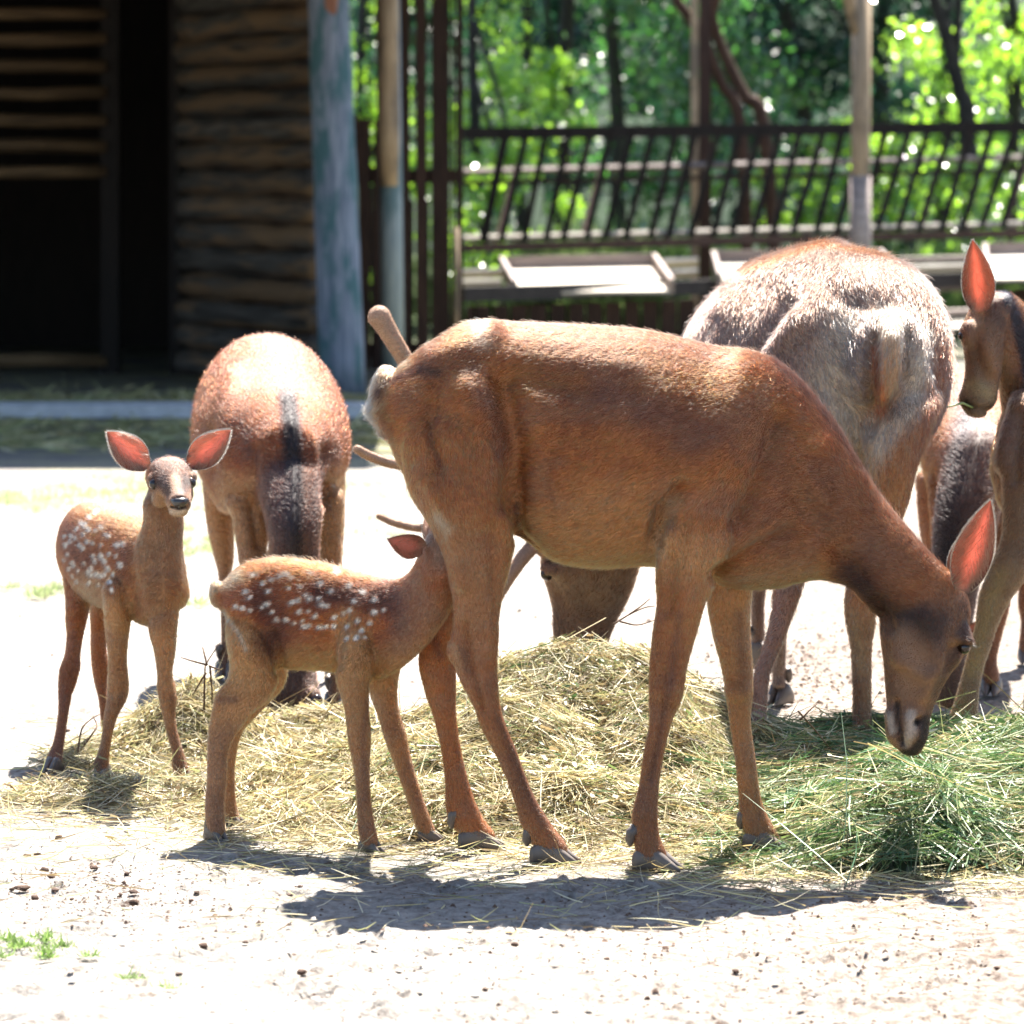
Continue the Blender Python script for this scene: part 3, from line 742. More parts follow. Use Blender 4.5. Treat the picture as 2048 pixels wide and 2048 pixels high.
def tray(lab, bl, br, fr, fl, db, df, depth=0.07):
    c = (P(*bl, db) + P(*fr, df)) / 2
    t = tag(empty('feed_tray', c), lab, 'feed tray', 'feed trays on the trough')
    q = [P(*bl, db), P(*br, db), P(*fr, df), P(*fl, df)]
    dn = np.array([0, 0, -depth]); G = Geo(); th = np.array([0, 0, -0.02])
    G.hexa([q[3] + dn + th, q[2] + dn + th, q[1] + dn + th, q[0] + dn + th, q[3] + dn, q[2] + dn, q[1] + dn, q[0] + dn]); G.build('floor', WOOD_PALE, t)
    for a, b in ((0, 1), (0, 3), (1, 2)):
        G = Geo(); n_ = nrm(q[b] - q[a]); out_ = np.array([0, 0, 0.0]); up = np.array([0, 0, 1.0])
        G.bar((q[a] + dn / 2) - n_ * 0.01, (q[b] + dn / 2) + n_ * 0.01, depth + 0.05, 0.035, side=np.cross(n_, up)); G.build('side_board', WOOD_GREY, t)
    return t
def make_trough():
    t = tag(empty('feeding_trough', P(1480, ground_row(30.8), 30.8)), 'long low feeding trough with a dark front beam and upright boards', 'trough')
    dx = lambda x: 30.4 + 1.5 * (x - 926) / 1120
    G = Geo(); G.bar(P(926, 589, 30.4), P(2200, 551, dx(2200)), 0.118, 0.10); G.build('front_beam', IRON, t)
    gaps = [948, 983, 1019, 1057, 1096, 1133, 1171, 1207, 1244, 1280, 1318]
    xs = [930] + gaps + list(range(1355, 2160, 37))
    for a, b in zip(xs[:-1], xs[1:]):
        if 1860 < a < 1935: continue
        d = dx(a) + 0.06; p, q = P(a + random.choice([2, 4, 5]), 0, d), P(b - 2, 0, d)
        G = Geo(); G.bar(((p[0] + q[0]) / 2, d, 0.03), ((p[0] + q[0]) / 2, d, HC - (612 - 36 * (a - 926) / 1120 - YH) * d / FPX), q[0] - p[0], 0.03); G.build('board', WOOD_DARK, t)
    for (a, b, w, tw) in (((926, 547, 31.3), (1012, 545, 31.3), 0.10, 1.0), ((926, 566, 30.9), (1004, 565, 30.9), 0.07, 0.9), ((1325, 527, 31.9), (1396, 524, 31.9), 0.10, 1.0), ((1340, 548, 31.3), (1396, 545, 31.3), 0.09, 1.0),
                       ((1800, 521, 32.4), (1960, 517, 32.4), 0.05, 0.3), ((1800, 538, 32.0), (1960, 534, 32.0), 0.07, 0.8), ((1840, 578, 32.6), (1950, 575, 32.6), 0.045, 0.2), ((1850, 628, 31.4), (1950, 624, 31.4), 0.055, 0.3)):
        G = Geo(); G.bar(P(*a), P(*b), w, 0.03, twist=tw); G.build('plank', WOOD_PALE if tw > .7 else WOOD_GREY, t)
    G = Geo(); G.hexa([P(1860, 662, 30.9), P(1960, 658, 30.9), P(1960, 640, 31.6), P(1860, 643, 31.6), P(1860, 658, 30.9), P(1960, 654, 30.9), P(1960, 636, 31.6), P(1860, 639, 31.6)]); G.build('shelf', WOOD_PALE, t)
make_trough()
tray('raised feed tray with a sunlit white floor above the doe back', (1003, 519), (1308, 513), (1343, 562), (1030, 566), 31.6, 30.6)
tray('feed tray half hidden behind the stag back', (1427, 507), (1760, 503), (1800, 548), (1440, 552), 31.9, 30.9)
tray('feed tray at the right edge behind the upright ear', (1970, 492), (2300, 484), (2330, 534), (1975, 540), 32.4, 31.4)

# ------------------------------------------------------------------ kerb under the eave
G = Geo(); G.hexa([(-9, 23.2, -0.05), (0.4, 23.2, -0.05), (0.4, 23.55, -0.05), (-9, 23.55, -0.05), (-9, 23.22, 0.07), (0.4, 23.22, 0.07), (0.4, 23.55, 0.075), (-9, 23.55, 0.075)])
KM = wood_mat('kerb_concrete', (0.30, 0.31, 0.33), (0.42, 0.43, 0.45), scale=(4, 4, 4), rough=0.9, along='X')
tag(G.build('kerb', KM), 'low concrete kerb in the shade', None, None, 'structure')

# ------------------------------------------------------------------ trees and woods
BARK = wood_mat('bark_dark', (0.014, 0.012, 0.012), (0.045, 0.038, 0.034), rough=0.9, scale=(3, 3, 10), bump=0.8)
BARK_RED = wood_mat('bark_brown', (0.03, 0.016, 0.011), (0.075, 0.042, 0.028), rough=0.9, scale=(3, 3, 10), bump=0.8)
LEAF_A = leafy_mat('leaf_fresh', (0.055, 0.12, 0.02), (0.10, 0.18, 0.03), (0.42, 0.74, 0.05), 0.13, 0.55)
LEAF_B = leafy_mat('leaf_deep', (0.016, 0.045, 0.018), (0.035, 0.075, 0.022), (0.10, 0.34, 0.05), 0.13, 0.44)  # darkened copy: shade of the wood is put into this green
LEAF_C = leafy_mat('leaf_shade_blue', (0.008, 0.022, 0.018), (0.016, 0.04, 0.026), (0.03, 0.11, 0.05), 0.05, 0.3)  # blue-tinted shade of the wood is put into this leaf colour

def leaf_cloud(cent, rad, n, size, g, clumps=None, droop=0.3):
    """leaf quads spread through ellipsoid clumps"""
    cent = np.asarray(cent, float); rad = np.asarray(rad, float)
    k = clumps or max(6, n // 140)
    dirs = nrm(g.normal(size=(k, 3))); rr = g.random(k) ** 0.45
    cc = cent + dirs * rr[:, None] * rad; cr = rad.mean() * g.uniform(0.14, 0.30, k)
    which = g.integers(0, k, n)
    p = cc[which] + g.normal(size=(n, 3)) * cr[which][:, None] * np.array([0.6, 0.6, 0.42])
    p[:, 2] = np.maximum(p[:, 2], 0.04)
    a = nrm(g.normal(size=(n, 3)) + np.array([0, 0, -droop])); b = nrm(np.cross(a, g.normal(size=(n, 3)) + np.array([0, 0, 1.2])))
    s = size * g.uniform(0.6, 1.35, n)[:, None]
    c0, c1, c2, c3 = p - a * s * 0.5, p + b * s * 0.30, p + a * s * 0.55, p - b * s * 0.30
    fold = np.cross(a, b) * s * 0.10
    V = np.stack([c0, c1 + fold, c2, c3 + fold], 1).reshape(-1, 3)
    F = np.arange(n * 4).reshape(-1, 4)
    return V, F

def tree(name, lab, px, d, trunk_r, height, crown, n, size, mat, seed, group='trees behind the hay rack', path=None, bark=None, limbs=4, cat='tree'):
    g = np.random.default_rng(seed); x = P(px, 0, d)[0]
    t = tag(empty(name, (x, d, 0)), lab, cat, group)
    G = Geo()
    if path is None:
        path = [(x, d, 0), (x + g.normal(0, .05), d, height * .25), (x + g.normal(0, .12), d, height * .5), (x + g.normal(0, .2), d + .1, height * .8)]
    path = catmull(np.array(path, float), 5); rr = np.linspace(trunk_r * 1.15, trunk_r * 0.55, len(path)); G.tube(path, rr, n=12, wob=0.03, seed=seed)
    (cx, cy_, cz), rad = crown
    for k in range(limbs):
        i = int(len(path) * g.uniform(0.45, 0.95)); e = np.array([cx, cy_, cz]) + nrm(g.normal(size=3)) * np.array(rad) * 0.7
        m_ = path[i] * 0.5 + e * 0.5 + g.normal(0, .15, 3); G.tube(catmull(np.array([path[i], m_, e]), 4), np.linspace(trunk_r * .5, trunk_r * .12, 9), n=7, seed=k)
    G.build('trunk', bark or BARK, t, smooth=True)
    V, F = leaf_cloud((cx, cy_, cz), rad, n, size, g)
    mesh_np('crown', V, F, mat, t, wloc(t), False)
    return t

def X_(px, d): return (px - 1024) * d / FPX
# straight dark trunk
tree('tree', 'straight slim dark trunk rising behind the left part of the hay rack', 1125, 41, 0.085, 9, ((X_(1180, 41), 41.5, 6.2), (3.2, 2.6, 2.6)), 9000, 0.12, LEAF_B, 1)
# leaning trunk at right
tree('tree', 'dark leaning trunk with a side branch near the right edge', 1938, 38, 0.085, 9, ((X_(1880, 38), 39, 5.6), (2.8, 2.4, 2.4)), 9000, 0.12, LEAF_B, 2, path=[(X_(1945, 38), 38, 0), P(1934, 245, 38), P(1921, 186, 38), P(1894, 74, 38), P(1866, -20, 38), P(1820, -300, 38)])
# crossing brown stems
tf = tag(empty('tree', (X_(1500, 34.5), 34.5, 0)), 'brown twin stems crossing above the hay rack beside the half lit post', 'tree', 'trees behind the hay rack')
G = Geo()
G.tube(catmull(np.array([P(1560, 640, 34.5), P(1527, 253, 34.5), P(1490, 193, 34.5), P(1455, 123, 34.5), P(1424, 33, 34.5), P(1440, -30, 34.5), P(1455, -200, 34.5)]), 5), np.linspace(0.062, 0.044, 31), n=10, wob=.03)
G.tube(catmull(np.array([P(1500, 640, 34.4), P(1481, 253, 34.4), P(1443, 167, 34.4), P(1408, 80, 34.4), P(1375, 30, 34.4), P(1345, -20, 34.4), P(1290, -200, 34.4)]), 5), np.linspace(0.056, 0.044, 31), n=10, wob=.03)
G.build('trunk', BARK_RED, tf, smooth=True)
V, F = leaf_cloud((X_(1430, 34.6), 38.0, 4.9), (2.4, 1.2, 1.3), 5000, 0.12, np.random.default_rng(33)); mesh_np('crown', V, F, LEAF_B, tf, wloc(tf), False)

specs = [  # label, px, d, trunk, height, crown centre z, radii, leaves, size, material
    ('bright fresh green tree showing through the gap between the two blue posts', 735, 40, .07, 6, 2.0, (0.55, 1.2, 2.0), 1700, .10, LEAF_A),
    ('bright bushy tree right of the dark board screen', 960, 38, .06, 6, 1.7, (0.75, 1.0, 1.6), 2700, .085, LEAF_A),
    ('second bright bushy tree just left of the straight slim trunk', 1050, 40, .06, 6, 1.9, (0.6, 1.0, 1.8), 2200, .09, LEAF_A),
    ('dark green tree filling the space right of the straight slim trunk', 1235, 44, .09, 8, 3.2, (1.1, 1.3, 3.0), 3800, .10, LEAF_B),
    ('deep green tree behind the crossing brown stems', 1400, 45, .09, 8, 3.0, (1.1, 1.4, 2.8), 3600, .10, LEAF_B),
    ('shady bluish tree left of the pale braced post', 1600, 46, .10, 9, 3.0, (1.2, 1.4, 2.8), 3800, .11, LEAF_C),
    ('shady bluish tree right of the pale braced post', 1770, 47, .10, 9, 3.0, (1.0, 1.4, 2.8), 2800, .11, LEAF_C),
    ('bright leafy tree around the leaning trunk', 1880, 40, .06, 6, 2.0, (0.8, 0.9, 1.6), 2000, .09, LEAF_A),
    ('yellowish green tree at the right edge', 2030, 41, .07, 6, 2.2, (0.7, 1.0, 1.8), 2100, .09, LEAF_A)]
for i, (lab, px, d, tr_, h_, cz, rad, n_, sz, mt) in enumerate(specs):
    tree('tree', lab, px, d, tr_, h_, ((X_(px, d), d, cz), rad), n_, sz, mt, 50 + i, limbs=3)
# low bushes behind the rack
for i, (lab, px, d, cz, rad, n_, mt) in enumerate([
        ('low bright bush under the left end of the hay rack', 950, 35.5, 0.9, (0.42, .5, .7), 1100, LEAF_A), ('low sunlit bush behind the crossing stems', 1500, 36, 1.2, (0.30, .4, .5), 700, LEAF_A),
        ('round yellow green bush left of the pale braced post', 1650, 36, 1.3, (0.42, .5, .75), 1400, LEAF_A), ('low bright bush right of the pale braced post', 1790, 36.5, 1.2, (0.45, .4, .6), 1000, LEAF_A),
        ('low bright bush near the right edge behind the rack', 1960, 36, 1.0, (0.45, .5, .7), 1100, LEAF_A)]):
    g = np.random.default_rng(90 + i); x = X_(px, d); t = tag(empty('bush', (x, d, 0)), lab, 'bush', 'bushes behind the hay rack')
    G = Geo()
    for k in range(5):
        e = np.array([x, d, cz]) + g.normal(0, .2, 3); G.tube([(x + g.normal(0, .04), d, 0), (x * .5 + e[0] * .5, d, e[2] * .5), e], [.016, .012, .005], n=6)
    G.build('stem', BARK_RED, t, smooth=True)
    V, F = leaf_cloud((x, d, cz), rad, n_, .075, g, clumps=14); mesh_np('foliage', V, F, mt, t, wloc(t), False)
# far-off wood, one mass
g = np.random.default_rng(7); Vs, Fs, off = [], [], 0
for k in range(70):
    d = g.uniform(52, 74); px = g.uniform(300, 2700) if k > 8 else g.uniform(-2500, 300); z = g.uniform(0.8, 9.0)
    V, F = leaf_cloud((X_(px, d), d, z), (2.2, 2.0, 1.8), 620, .26, g, clumps=9); Vs.append(V); Fs.append(F + off); off += len(V)
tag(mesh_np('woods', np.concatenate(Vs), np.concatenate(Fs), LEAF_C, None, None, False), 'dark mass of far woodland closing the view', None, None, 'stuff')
# high canopy over the path behind the rack
Vs, Fs, off = [], [], 0
for k in range(26):
    d = g.uniform(47, 60); px = g.uniform(1100, 1850); z = g.uniform(6.0, 11.0)
    V, F = leaf_cloud((X_(px, d), d, z), (1.9, 1.8, 1.1), 520, .2, g, clumps=8); Vs.append(V); Fs.append(F + off); off += len(V)
tag(mesh_np('woods', np.concatenate(Vs), np.concatenate(Fs), LEAF_B, None, None, False), 'high leafy canopy of the wood', None, None, 'stuff')
# wooded rise that closes the horizon
g2 = np.random.default_rng(3); xs = np.linspace(-260, 260, 90); ys = np.linspace(76, 240, 16); Xg, Yg = np.meshgrid(xs, ys)
Zg = -0.3 + 15 * np.clip((Yg - 76) / 40, 0, 1) ** 0.7 + g2.normal(0, .9, Xg.shape) * (Yg > 78)
a = (np.arange(15)[:, None] * 90 + np.arange(89)[None]).ravel()
HM = wood_mat('hill_green', (0.008, 0.016, 0.01), (0.018, 0.035, 0.016), scale=(.3, .3, .3), rough=1.0)
tag(mesh_np('hill', np.stack([Xg.ravel(), Yg.ravel(), Zg.ravel()], 1), np.stack([a, a + 1, a + 91, a + 90], 1), HM), 'dark wooded rise behind the trees', None, None, 'structure')

# ------------------------------------------------------------------ the doe in front, grazing
RED = (0.32, 0.110, 0.032); TAN = (0.45, 0.21, 0.08); BRN = (0.16, 0.066, 0.030); DRK = (0.022, 0.011, 0.007)
def make_doe():
    t = tag(empty('deer', P(1230, ground_row(8.0), 8.0)), 'large reddish brown doe in side view with head lowered into green cut grass', 'deer', 'red deer feeding in the yard')
    b = Beast(RED, 2.4)
    b.outline([((748, 800), (775, 860), 8.0, 55), ((800, 733), (800, 930), 8.0, 112), ((856, 691), (850, 1000), 8.0, 150), ((931, 646), (930, 1050), 8.0, 172),
               ((1020, 644), (1032, 1070), 8.0, 178), ((1110, 648), (1110, 1120), 8.0, 192), ((1203, 652), (1200, 1135), 8.0, 202), ((1300, 662), (1300, 1131), 8.0, 197),
               ((1404, 686), (1390, 1150), 8.0, 176), ((1480, 702), (1470, 1175), 8.0, 156), ((1562, 728), (1550, 1176), 8.0, 128), ((1640, 806), (1592, 1166), 8.0, 104),
               ((1702, 898), (1636, 1158), 8.0, 86), ((1757, 986), (1668, 1163), 8.0, 76), ((1809, 1050), (1702, 1176), 7.98, 70), ((1862, 1108), (1727, 1202), 7.97, 66), ((1908, 1150), (1752, 1230), 7.97, 64)],
              flow=-1, n=30)
    b.outline([((1916, 1160), (1768, 1208), 7.97, 58), ((1938, 1208), (1760, 1250), 7.97, 66), ((1937, 1258), (1764, 1296), 7.97, 68), ((1924, 1315), (1768, 1330), 7.97, 62),
               ((1892, 1360), (1770, 1364), 7.97, 50), ((1871, 1405), (1773, 1408), 7.97, 40), ((1860, 1440), (1772, 1446), 7.97, 38), ((1856, 1474), (1777, 1482), 7.97, 35), ((1844, 1500), (1800, 1502), 7.97, 27)],
              flow=-1, col=((0.17, 0.088, 0.052), (0.15, 0.088, 0.06)), cap=0.5)
    b.blob(1914, 1276, 7.945, 31, 40, 28, col=(0.12, 0.065, 0.04))            # brow over the eye
    b.blob(1914, 1276, 7.995, 31, 40, 28, col=(0.12, 0.065, 0.04))
    b.blob(1830, 1280, 7.925, 52, 62, 26, col=(0.14, 0.075, 0.045))            # cheek
    b.outline([((1925, 1285), (1885, 1300), 7.925, 10), ((1890, 1330), (1862, 1322), 7.925, 10), ((1862, 1380), (1842, 1372), 7.93, 8)], flow=-1, col=(0.12, 0.066, 0.042), cap=0.9)
    b.outline([((1000, 850), (800, 880), 7.90, 92), ((1031, 950), (817, 978), 7.885, 88), ((1036, 1040), (860, 1050), 7.885, 76), ((1023, 1115), (890, 1118), 7.89, 62), ((1009, 1178), (904, 1180), 7.90, 48),
               ((1001, 1237), (907, 1240), 7.91, 37), ((996, 1291), (900, 1293), 7.92, 31), ((995, 1340), (912, 1342), 7.925, 27), ((1000, 1409), (946, 1412), 7.93, 25), ((1013, 1455), (963, 1457), 7.93, 23),
               ((1032, 1500), (988, 1503), 7.94, 22), ((1053, 1558), (1014, 1560), 7.95, 21), ((1073, 1602), (1030, 1606), 7.955, 23), ((1097, 1640), (1043, 1650), 7.96, 27), ((1117, 1668), (1062, 1684), 7.96, 27), ((1132, 1688), (1076, 1703), 7.96, 29), ((1134, 1702), (1082, 1712), 7.96, 29)],
              col=(RED, (0.24, 0.09, 0.036)))
    b.blob(1331, 1382, 7.872, 33, 40, 33, col=(0.24, 0.09, 0.035)); b.blob(1478, 1378, 8.105, 28, 36, 30, col=(0.26, 0.11, 0.05)); b.blob(908, 1300, 7.925, 15, 26, 20)                                       # point of hock
    b.outline([((1000, 980), (860, 1000), 8.09, 80), ((985, 1100), (880, 1110), 8.10, 58), ((962, 1180), (874, 1190), 8.11, 43), ((932, 1250), (850, 1262), 8.125, 33), ((914, 1316), (837, 1320), 8.13, 29), ((912, 1379), (849, 1381), 8.135, 26),
               ((912, 1424), (864, 1426), 8.14, 23), ((920, 1490), (881, 1492), 8.14, 21), ((935, 1555), (890, 1560), 8.14, 21), ((950, 1602), (891, 1608), 8.14, 24), ((969, 1640), (901, 1648), 8.14, 26), ((988, 1664), (922, 1670), 8.14, 27), ((990, 1676), (932, 1682), 8.14, 27)],
              col=(RED, (0.30, 0.105, 0.038)))
    b.outline([((1530, 900), (1370, 930), 7.92, 58), ((1480, 1040), (1322, 1050), 7.875, 60), ((1434, 1160), (1312, 1150), 7.865, 50), ((1412, 1203), (1314, 1206), 7.865, 43), ((1394, 1263), (1305, 1270), 7.87, 37), ((1375, 1330), (1299, 1335), 7.875, 33),
               ((1363, 1398), (1298, 1398), 7.88, 31), ((1345, 1440), (1299, 1445), 7.88, 25), ((1330, 1498), (1288, 1500), 7.88, 21), ((1319, 1562), (1278, 1570), 7.88, 20), ((1315, 1629), (1264, 1632), 7.88, 24), ((1319, 1672), (1268, 1680), 7.88, 26), ((1330, 1700), (1272, 1708), 7.88, 29), ((1334, 1714), (1276, 1720), 7.88, 29)],
              col=(RED, (0.22, 0.09, 0.04)))
    b.outline([((1520, 1060), (1420, 1060), 8.09, 52), ((1504, 1183), (1414, 1190), 8.11, 42), ((1500, 1257), (1425, 1265), 8.11, 36), ((1505, 1332), (1443, 1335), 8.11, 31), ((1505, 1387), (1453, 1390), 8.11, 28), ((1501, 1443), (1459, 1443), 8.11, 23),
               ((1511, 1517), (1470, 1520), 8.11, 20), ((1521, 1592), (1477, 1596), 8.11, 21), ((1536, 1632), (1479, 1640), 8.11, 24), ((1551, 1660), (1492, 1672), 8.11, 26), ((1560, 1676), (1500, 1686), 8.11, 27)],
              col=(TAN, (0.27, 0.115, 0.048)))
    b.blob(772, 800, 8.0, 30, 72, 62, col=(0.5, 0.36, 0.22))                   # tail
    # modelling of the flank
    b.sculpt([(872, 720), (985, 675)], 26, 0.007, 8.0)              # hip bone
    b.sculpt([(1040, 740), (1150, 768), (1260, 775)], 34, -0.006, 8.0)           # hollow of the loin
    b.sculpt([(1010, 760), (1030, 900), (1022, 1000)], 26, -0.013, 8.0)          # in front of the thigh
    b.sculpt([(880, 760), (860, 850), (880, 930)], 16, -0.006, 8.0)
    b.sculpt([(930, 790), (960, 900), (950, 1010)], 50, 0.010, 8.0)
    b.sculpt([(1365, 970), (1328, 1020), (1313, 1075)], 15, -0.012, 8.0)         # behind the elbow
    b.sculpt([(1370, 1010), (1335, 1070)], 18, 0.006, 8.0)
    b.sculpt([(1490, 760), (1440, 870), (1400, 960)], 44, 0.010, 8.0)            # shoulder blade
    b.sculpt([(1560, 840), (1520, 960), (1480, 1040)], 20, -0.010, 8.0)
    b.sculpt([(1580, 1060), (1490, 1110), (1430, 1150)], 12, -0.008, 8.0)
    b.sculpt([(1640, 900), (1680, 1010), (1650, 1100)], 34, 0.006, 8.0)
    for k in range(6): b.sculpt([(1140 + k * 44, 790 + k * 6), (1095 + k * 44, 960), (1110 + k * 40, 1060)], 13, -0.0019, 8.0)
    b.sculpt([(1033, 1020), (1040, 1075), (1078, 1112)], 10, -0.008, 8.0)
    b.sculpt([(930, 1250), (945, 1330), (965, 1420)], 8, -0.005, 7.97)           # tendon groove
    b.sculpt([(980, 1200), (975, 1300)], 9, 0.004, 7.97)
    b.sculpt([(1330, 1340), (1322, 1440), (1302, 1560)], 6, -0.003, 7.93)
    b.sculpt([(1792, 1405), (1795, 1450), (1803, 1488)], 6, -0.007, 7.97)        # mouth
    b.sculpt([(1836, 1443)], 7, -0.012, 7.97); b.sculpt([(1820, 1440), (1820, 1470)], 14, 0.006, 7.97); b.sculpt([(1783, 1430), (1787, 1470)], 10, 0.005, 7.97); b.sculpt([(1925, 1300)], 10, -0.006, 7.97); b.sculpt([(1915, 1275), (1938, 1282)], 7, 0.004, 7.97); b.sculpt([(1850, 1240), (1880, 1330), (1850, 1350), (1800, 1320)], 16, 0.005, 7.97)                                     # nostril
    b.sculpt([(1905, 1300), (1890, 1335)], 12, -0.006, 7.97)
    b.sculpt([(1893, 1250), (1870, 1330), (1850, 1390)], 14, 0.004, 7.97)
    b.sculpt([(1775, 1255), (1762, 1205)], 14, -0.007, 7.97)                      # jaw against the neck
    # coat, with some shade and light on folds, legs and face put in
    b.paint([(1060, 1080), (1150, 1105), (1300, 1100), (1420, 1130)], 90, TAN, 0.85)
    b.paint([(1180, 1010), (1290, 1020)], 90, TAN, 0.5)
    b.paint([(900, 1060), (960, 1150), (960, 1230)], 80, (0.28, 0.14, 0.07), 0.7, 8.0)
    b.paint([(890, 700), (960, 650), (1100, 655), (1300, 668), (1420, 690)], 95, (0.13, 0.062, 0.040), 0.85); b.paint([(900, 690), (960, 645)], 40, (0.3, 0.11, 0.035), 0.7); b.paint([(965, 640), (972, 690)], 26, (0.4, 0.26, 0.18), 0.6)  # last stroke: sun highlight on the hip put into the coat
    b.paint([(1420, 690), (1545, 720), (1640, 810), (1760, 985), (1870, 1110)], 66, (0.11, 0.052, 0.032), 0.8)
    b.paint([(1560, 730), (1640, 810), (1740, 955)], 18, (0.04, 0.024, 0.02), 0.75)
    b.paint([(1660, 1000), (1720, 1080), (1790, 1140)], 120, (0.15, 0.076, 0.044), 0.7)
    b.paint([(1700, 1150), (1740, 1195), (1790, 1235), (1860, 1250)], 76, DRK, 0.92)
    b.paint([(1500, 830), (1580, 960), (1560, 1080)], 90, (0.19, 0.095, 0.055), 0.6, 8.0)
    b.paint([(1130, 760), (1260, 800), (1400, 860)], 100, (0.13, 0.062, 0.044), 0.65, 8.0)
    b.paint([(1030, 755), (1160, 765)], 45, (0.30, 0.11, 0.028), 0.6, 8.0)
    b.paint([(900, 760), (880, 850), (930, 1000)], 85, (0.25, 0.088, 0.028), 0.5, 8.0)
    b.paint([(950, 740), (1000, 850), (1010, 900)], 34, (0.13, 0.07, 0.05), 0.55, 8.0)
    b.paint([(745, 800), (765, 760), (840, 735), (880, 745)], 26, (0.05, 0.03, 0.022), 0.85)
    b.paint([(768, 830), (778, 880)], 18, (0.07, 0.04, 0.03), 0.7)
    b.paint([(738, 775), (745, 830), (765, 880)], 16, (0.66, 0.56, 0.42), 1.0)
    b.paint([(765, 752), (820, 722)], 16, (0.45, 0.26, 0.13), 0.7)
    b.paint([(858, 850), (862, 890), (882, 930)], 9, (0.07, 0.035, 0.02), 0.6, 8.0)
    b.paint([(872, 1030), (895, 1060)], 18, (0.42, 0.31, 0.2), 0.8, 8.0)
    b.paint([(1033, 1010), (1038, 1065), (1060, 1095), (1090, 1115)], 10, (0.03, 0.015, 0.01), 0.9, 8.02)  # dark fold line: crease shade put into the coat
    b.paint([(1316, 1110), (1322, 1060), (1350, 1000)], 26, (0.42, 0.27, 0.15), 0.55, 8.0)
    b.paint([(1345, 1052)], 22, (0.1, 0.06, 0.04), 0.7, 8.0)
    b.paint([(1520, 1160), (1590, 1145)], 40, (0.4, 0.22, 0.11), 0.6, 8.05)
    b.paint([(1360, 1230), (1335, 1400), (1300, 1560)], 16, (0.09, 0.045, 0.03), 0.55, 7.93)  # darker leg stripe that also carries the shaded side of the leg
    b.paint([(1000, 1440), (1045, 1560), (1090, 1640)], 22, (0.11, 0.05, 0.028), 0.6, 8.0)  # hind leg likewise: its shaded side put into the coat
    b.paint([(903, 1290), (920, 1335)], 18, (0.3, 0.18, 0.1), 0.6, 8.0)
    b.paint([(925, 1300), (935, 1340)], 16, (0.07, 0.045, 0.03), 0.6, 8.0)
    b.paint([(862, 1260), (880, 1310)], 20, (0.08, 0.03, 0.02), 0.7, -8.02)
    b.paint([(1475, 1230), (1490, 1380)], 18, (0.12, 0.06, 0.034), 0.5, -8.02)
    b.paint([(1935, 1200), (1928, 1290), (1889, 1370), (1862, 1440)], 26, (0.05, 0.03, 0.022), 0.8); b.paint([(1915, 1305), (1885, 1345), (1868, 1390)], 12, (0.06, 0.034, 0.025), 0.7, 7.97); b.paint([(1800, 1270), (1840, 1320), (1815, 1370)], 46, (0.24, 0.14, 0.085), 0.6, 7.97); b.paint([(1765, 1260), (1772, 1330), (1785, 1390)], 14, (0.09, 0.05, 0.035), 0.5, 7.97)  # face relief put into the coat: darker front edge, lighter cheek
    b.paint([(1822, 1430), (1822, 1462), (1812, 1485)], 17, (0.44, 0.35, 0.28), 0.92, hard=1.3)
    b.paint([(1779, 1432), (1785, 1462)], 12, (0.40, 0.33, 0.27), 0.85, hard=1.2)
    b.paint([(1794, 1405), (1797, 1450), (1806, 1492)], 6, (0.03, 0.02, 0.015), 0.9, hard=1.5)
    b.paint([(1851, 1440), (1848, 1480), (1822, 1508), (1800, 1510)], 15, (0.02, 0.015, 0.014), 0.95, hard=1.6)
    b.paint([(1835, 1445)], 9, (0.012, 0.01, 0.01), 1.0, hard=2.5)
    b.paint([(1928, 1285), (1920, 1305)], 16, (0.06, 0.03, 0.02), 0.7)
    b.trim([(1840, 1290), (1815, 1490)], 95, 0.45)
    b.trim([(740, 770), (770, 870)], 40, 3.0); b.sculpt([(1085, 860), (1092, 900), (1120, 1000)], 24, 0.003, 8.0); b.sculpt([(855, 960), (905, 1060), (925, 1170)], 14, 0.005, 7.98); b.sculpt([(985, 1060), (990, 1160), (985, 1240)], 14, -0.004, 7.98); b.sculpt([(1395, 1010), (1385, 1120), (1360, 1230)], 18, 0.005, 7.95); b.sculpt([(1345, 1120), (1340, 1220)], 12, -0.005, 7.95); b.sculpt([(1335, 1370)], 20, 0.004, 7.95); b.sculpt([(1475, 1385)], 18, 0.004); b.sculpt([(1600, 1000), (1660, 1080), (1720, 1150)], 18, -0.005, 8.0); b.sculpt([(1560, 870), (1640, 1000)], 16, 0.004, 8.0)
    b.trim([(1500, 706), (1640, 806), (1750, 970), (1860, 1100)], 40, 1.5)
    b.trim([(1720, 1170), (1790, 1230)], 60, 1.3)
    b.build(t, 0.0062, 9, belly=(0.36, 0.2, 0.1))
    b.fur(360000, 0.0125, 0.22, 0.00062, jit=0.5, tip=2.3, thin=0.18)
    ear(t, P(1925, 1182, 7.935), P(1981, 1001, 7.90), 0.078, (-0.25, -1, 0.05), 0.85, glow=0.34, edge=(0.26, 0.10, 0.07), inner=(0.5, 0.2, 0.15), outer=(0.08, 0.05, 0.035))
    ear(t, P(1915, 1165, 8.01), P(1975, 1035, 8.10), 0.078, (0.2, 1, 0.1), 0.75, outer=(0.08, 0.05, 0.035))
    ball('eye', P(1928, 1295, 7.936), 0.0128, 'eye_dark', t); ball('eye', P(1928, 1295, 8.006), 0.0128, 'eye_dark', t)
    lash = []
    for k in range(26):
        a = P(1936 + random.uniform(-6, 5), 1283 + random.uniform(-4, 8), 7.930 + random.uniform(-.006, .006)); dr = nrm(np.array([1.0, -0.5 + random.uniform(-.3, .3), -0.25 + random.uniform(-.35, .25)])); l = random.uniform(.010, .018); lash.append([a, a + dr * l * .5, a + dr * l - np.array([0, 0, l * .12])])
